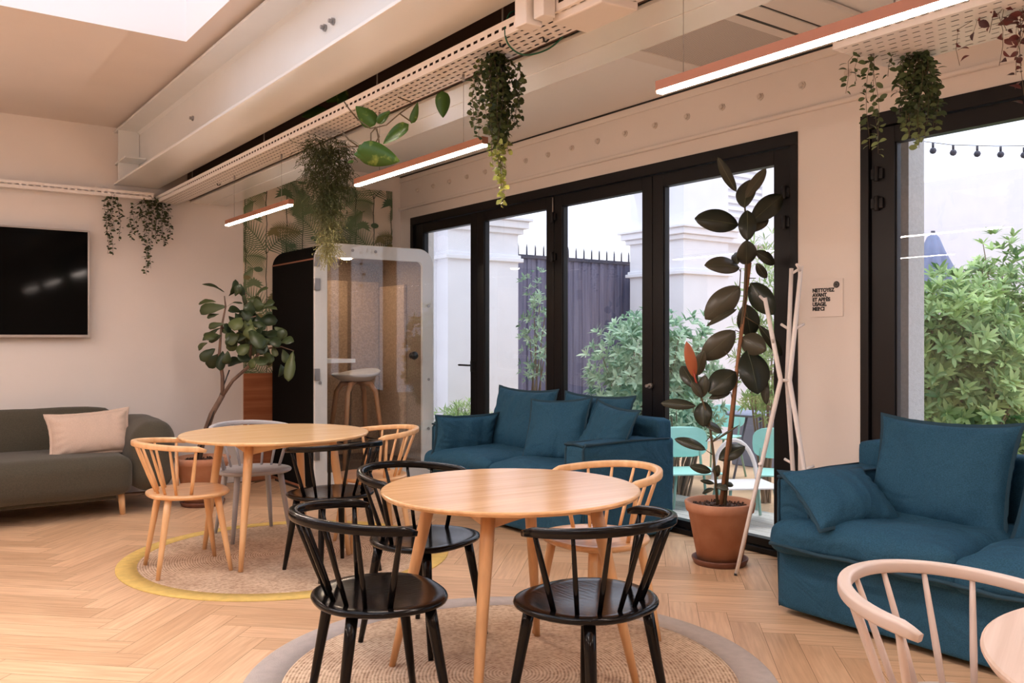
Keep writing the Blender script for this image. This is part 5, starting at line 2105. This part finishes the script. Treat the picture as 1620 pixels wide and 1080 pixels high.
shrub('garden_shrub', 'broad pale-leaved shrub in front of the corrugated fence', at(1035, 610, 8.6), (0.72, 0.6, 0.78), 1150, M['shrubblue'], 0.095, 101, 12, group='courtyard shrubs', tonebias=0.1)
shrub('garden_shrub', 'slim twiggy young tree beside the white pilaster', at(845, 520, 8.4), (0.15, 0.15, 0.66), 110, M['shrubblue'], 0.06, 102, 14, group='courtyard shrubs', cluster=6, tonebias=0.1)
shrub('garden_shrub', 'dense green shrub with large leaves outside the window nearest the sofa', at(1485, 605, 6.6), (0.55, 0.72, 0.78), 2000, M['shrub'], 0.105, 103, 14, group='courtyard shrubs')
shrub('garden_shrub', 'taller green shrub at the edge of the picture behind the sofa', at(1600, 570, 7.6), (0.75, 0.8, 0.98), 1700, M['shrub'], 0.10, 104, 14, group='courtyard shrubs', tonebias=-0.05)
shrub('garden_shrub', 'thin bamboo-like foliage between the rubber plant leaves and the door post', at(1212, 520, 8.0), (0.28, 0.28, 0.95), 260, M['bamboo'], 0.11, 105, 30, group='courtyard shrubs', cluster=5, lw=0.13)
shrub('garden_shrub', 'low grassy plant at the foot of the white pilaster behind the far sofa', at(733, 676, 10.0), (0.34, 0.40, 0.30), 300, M['bamboo'], 0.10, 106, 6, group='courtyard shrubs', cluster=7, lw=0.12)
shrub('garden_shrub', 'small bush low beside the mint chair under the pale shrub', at(1075, 668, 7.6), (0.34, 0.3, 0.22), 160, M['shrubblue'], 0.07, 107, 8, group='courtyard shrubs')
# planter with plant
pl = empty('planter', (at(1208, 700, 10.4).x, at(1208, 700, 10.4).y, GZ))
tag(pl, 'dark grey square planter box standing behind the garden table', 'planter')
b = MB()
b.box(-0.28, 0.28, -0.25, 0.25, 0.0, 0.62)
build('box', b, M['planter'], pl, bevel=0.01)
lf = MB()
lf.tone = []
rnd = random.Random(9)
for k in range(120):
    a = rnd.random() * 6.3
    p = Vector((0.2 * rnd.uniform(-1, 1), 0.18 * rnd.uniform(-1, 1), 0.62))
    leaf_geo(lf, p, p + Vector((0.16 * math.cos(a), 0.16 * math.sin(a), rnd.uniform(0.05, 0.4))), 0.03, (0, 0, 1), nseg=3, tone=rnd.random())
build('foliage', lf, M['bamboo'], pl)


def bistro(label, x, y, rz, ms, ml, hoop=False):
    t = empty('garden_chair', (x, y, GZ), rz)
    tag(t, label, 'chair', 'garden chairs')
    b = MB()
    b.box(-0.21, 0.21, -0.20, 0.20, 0.435, 0.450)
    o = build('seat', b, ms, t, bevel=0.05, seg=4)
    # rounded back panel
    q = MB()
    outl = []
    for k in range(24):
        a = 2 * PI * k / 24
        cx, sz = math.cos(a), math.sin(a)
        outl.append((0.215 * math.copysign(abs(cx) ** 0.6, cx), 0.65 + 0.125 * math.copysign(abs(sz) ** 0.6, sz)))
    n = len(outl)
    q.add([(x_, -0.215 - 0.12 * (z_ - 0.5) + 0.35 * x_ * x_, z_) for x_, z_ in outl] + [(x_, -0.207 - 0.12 * (z_ - 0.5) + 0.35 * x_ * x_, z_) for x_, z_ in outl],
          [tuple(range(n)), tuple(reversed(range(n, 2 * n)))] + [(i, n + i, n + (i + 1) % n, (i + 1) % n) for i in range(n)])
    if not hoop: build('backrest', q, ms, t)
    q = MB()
    for s in ((-1, 1) if not hoop else ()):
        q.tube([(0.15 * s, -0.18, 0.44), (0.15 * s, -0.22, 0.62)], 0.011, 8)
    if not hoop: build('back_support', q, ml, t)
    for sx in (-1, 1):
        for sy in (-1, 1):
            q = MB()
            q.tube([(0.22 * sx, 0.22 * sy, 0), (0.16 * sx, 0.15 * sy, 0.435)], 0.011, 8)
            build('leg', q, ml, t)
    if hoop:
        q = MB()
        q.tube([(0.17 * math.cos(R(a)), -0.19 - 0.03 * math.sin(R(a)), 0.44 + 0.30 * math.sin(R(a))) for a in range(0, 181, 12)], 0.016, 8)
        build('hoop', q, M['white'], t)
    return t


c1 = at(1092, 737, 7.0)
bistro('mint green metal garden chair just outside the glass beside the rubber plant', c1.x, c1.y, R(150), M['mint'], M['mintgreen'])
c2 = at(1135, 690, 9.5)
bistro('mint garden chair pushed up beside the grey garden table', c2.x, c2.y, R(100), M['mint'], M['mintgreen'])
c3 = at(1178, 765, 6.35)
bistro('white-seated garden chair with a small white hoop behind the terracotta pot', c3.x, c3.y, R(150), M['white'], M['mintgreen'], True)
c4 = at(1236, 735, 6.9)
bistro('mint garden chair partly hidden by the black door post', c4.x, c4.y, R(130), M['mint'], M['mintgreen'])
c5 = at(1200, 655, 9.0)
gt = empty('garden_table', (c5.x, c5.y, GZ))
tag(gt, 'small grey metal garden table outside between the mint chairs', 'table')
q = MB()
q.lathe([(0.0001, 0.74), (0.33, 0.74), (0.335, 0.73), (0.33, 0.715), (0.0001, 0.715)], 40)
build('tabletop', q, M['tabgrey'], gt)
for a in (30, 150, 270):
    q = MB()
    q.tube([(0.28 * math.cos(R(a)), 0.28 * math.sin(R(a)), 0), (0.12 * math.cos(R(a)), 0.12 * math.sin(R(a)), 0.715)], 0.013, 8)
    build('leg', q, M['tabgrey'], gt)
# folded parasol
up_ = at(1476, 420, 10.5)
um = empty('garden_parasol', (up_.x, up_.y, GZ))
tag(um, 'closed grey-blue garden parasol rising behind the green shrub', 'parasol')
q = MB()
N = 32
prof = [(0.02, 2.77), (0.07, 2.72), (0.13, 2.55), (0.21, 2.35), (0.28, 2.12), (0.26, 1.98)]
vs = []
for (r, z) in prof:
    for j in range(N):
        a = 2 * PI * j / N
        rr = r * (1 + 0.22 * math.cos(8 * a) * min(1, (2.8 - z) * 2))
        vs.append((rr * math.cos(a), rr * math.sin(a), z + (0.03 * math.cos(8 * a) if z < 2.2 else 0)))
q.add(vs, [(i * N + j, (i + 1) * N + j, (i + 1) * N + (j + 1) % N, i * N + (j + 1) % N) for i in range(len(prof) - 1) for j in range(N)], 0, True)
o = build('canopy', q, M['umb'], um)
q = MB()
q.tube([(0, 0, 0), (0, 0, 2.80)], 0.024, 10)
build('pole', q, M['iron'], um)
q = MB()
q.lathe([(0.0001, 0.0), (0.28, 0.0), (0.28, 0.05), (0.05, 0.07), (0.0001, 0.07)], 24)
build('base', q, M['iron'], um)
# string lights


def string_lights(label, pts, bulbs, r=0.0025, br=0.022):
    root = empty('string_lights', pts[0])
    tag(root, label, 'string lights', 'courtyard string lights')
    o0 = pts[0]
    q = MB()
    sub = []
    for i in range(len(pts) - 1):
        for k in range(8):
            sub.append(pts[i].lerp(pts[i + 1], k / 8) - o0)
    sub.append(pts[-1] - o0)
    q.tube(sub, r, 5)
    build('cord', q, M['iron'], root)
    for p, d in bulbs:
        q = MB()
        q.tube([p - o0, p - o0 + d * 0.03], 0.008, 6)
        s = MB()
        q.lathe([(0.0001, br), (br * 0.7, br * 0.7), (br, 0), (br * 0.7, -br * 0.7), (0.0001, -br)], 10, c=tuple(p - o0 + d * 0.05))
        build('bulb', q, M['iron'], root)


T1 = 5.6
pp = [at(1395, 212, T1), at(1440, 221, T1), at(1505, 229, T1), at(1575, 231, T1), at(1660, 230, T1)]
string_lights('string of dark bulbs hanging across the sky outside the window', pp,
              [(at(x, y, T1), Vector((0, 0, -1))) for x, y in ((1476, 226), (1508, 229), (1546, 231), (1583, 232), (1620, 233))])
pp = [at(1438, 224, T1), at(1439, 300, T1), at(1438, 420, T1)]
string_lights('string of bulbs hanging straight down beside the grey pier outside', pp,
              [(at(1438, y, T1), Vector((-0.6, 0.5, 0))) for y in (248, 285, 358)] + [(at(1439, 319, T1), Vector((0.8, -0.5, 0)))])
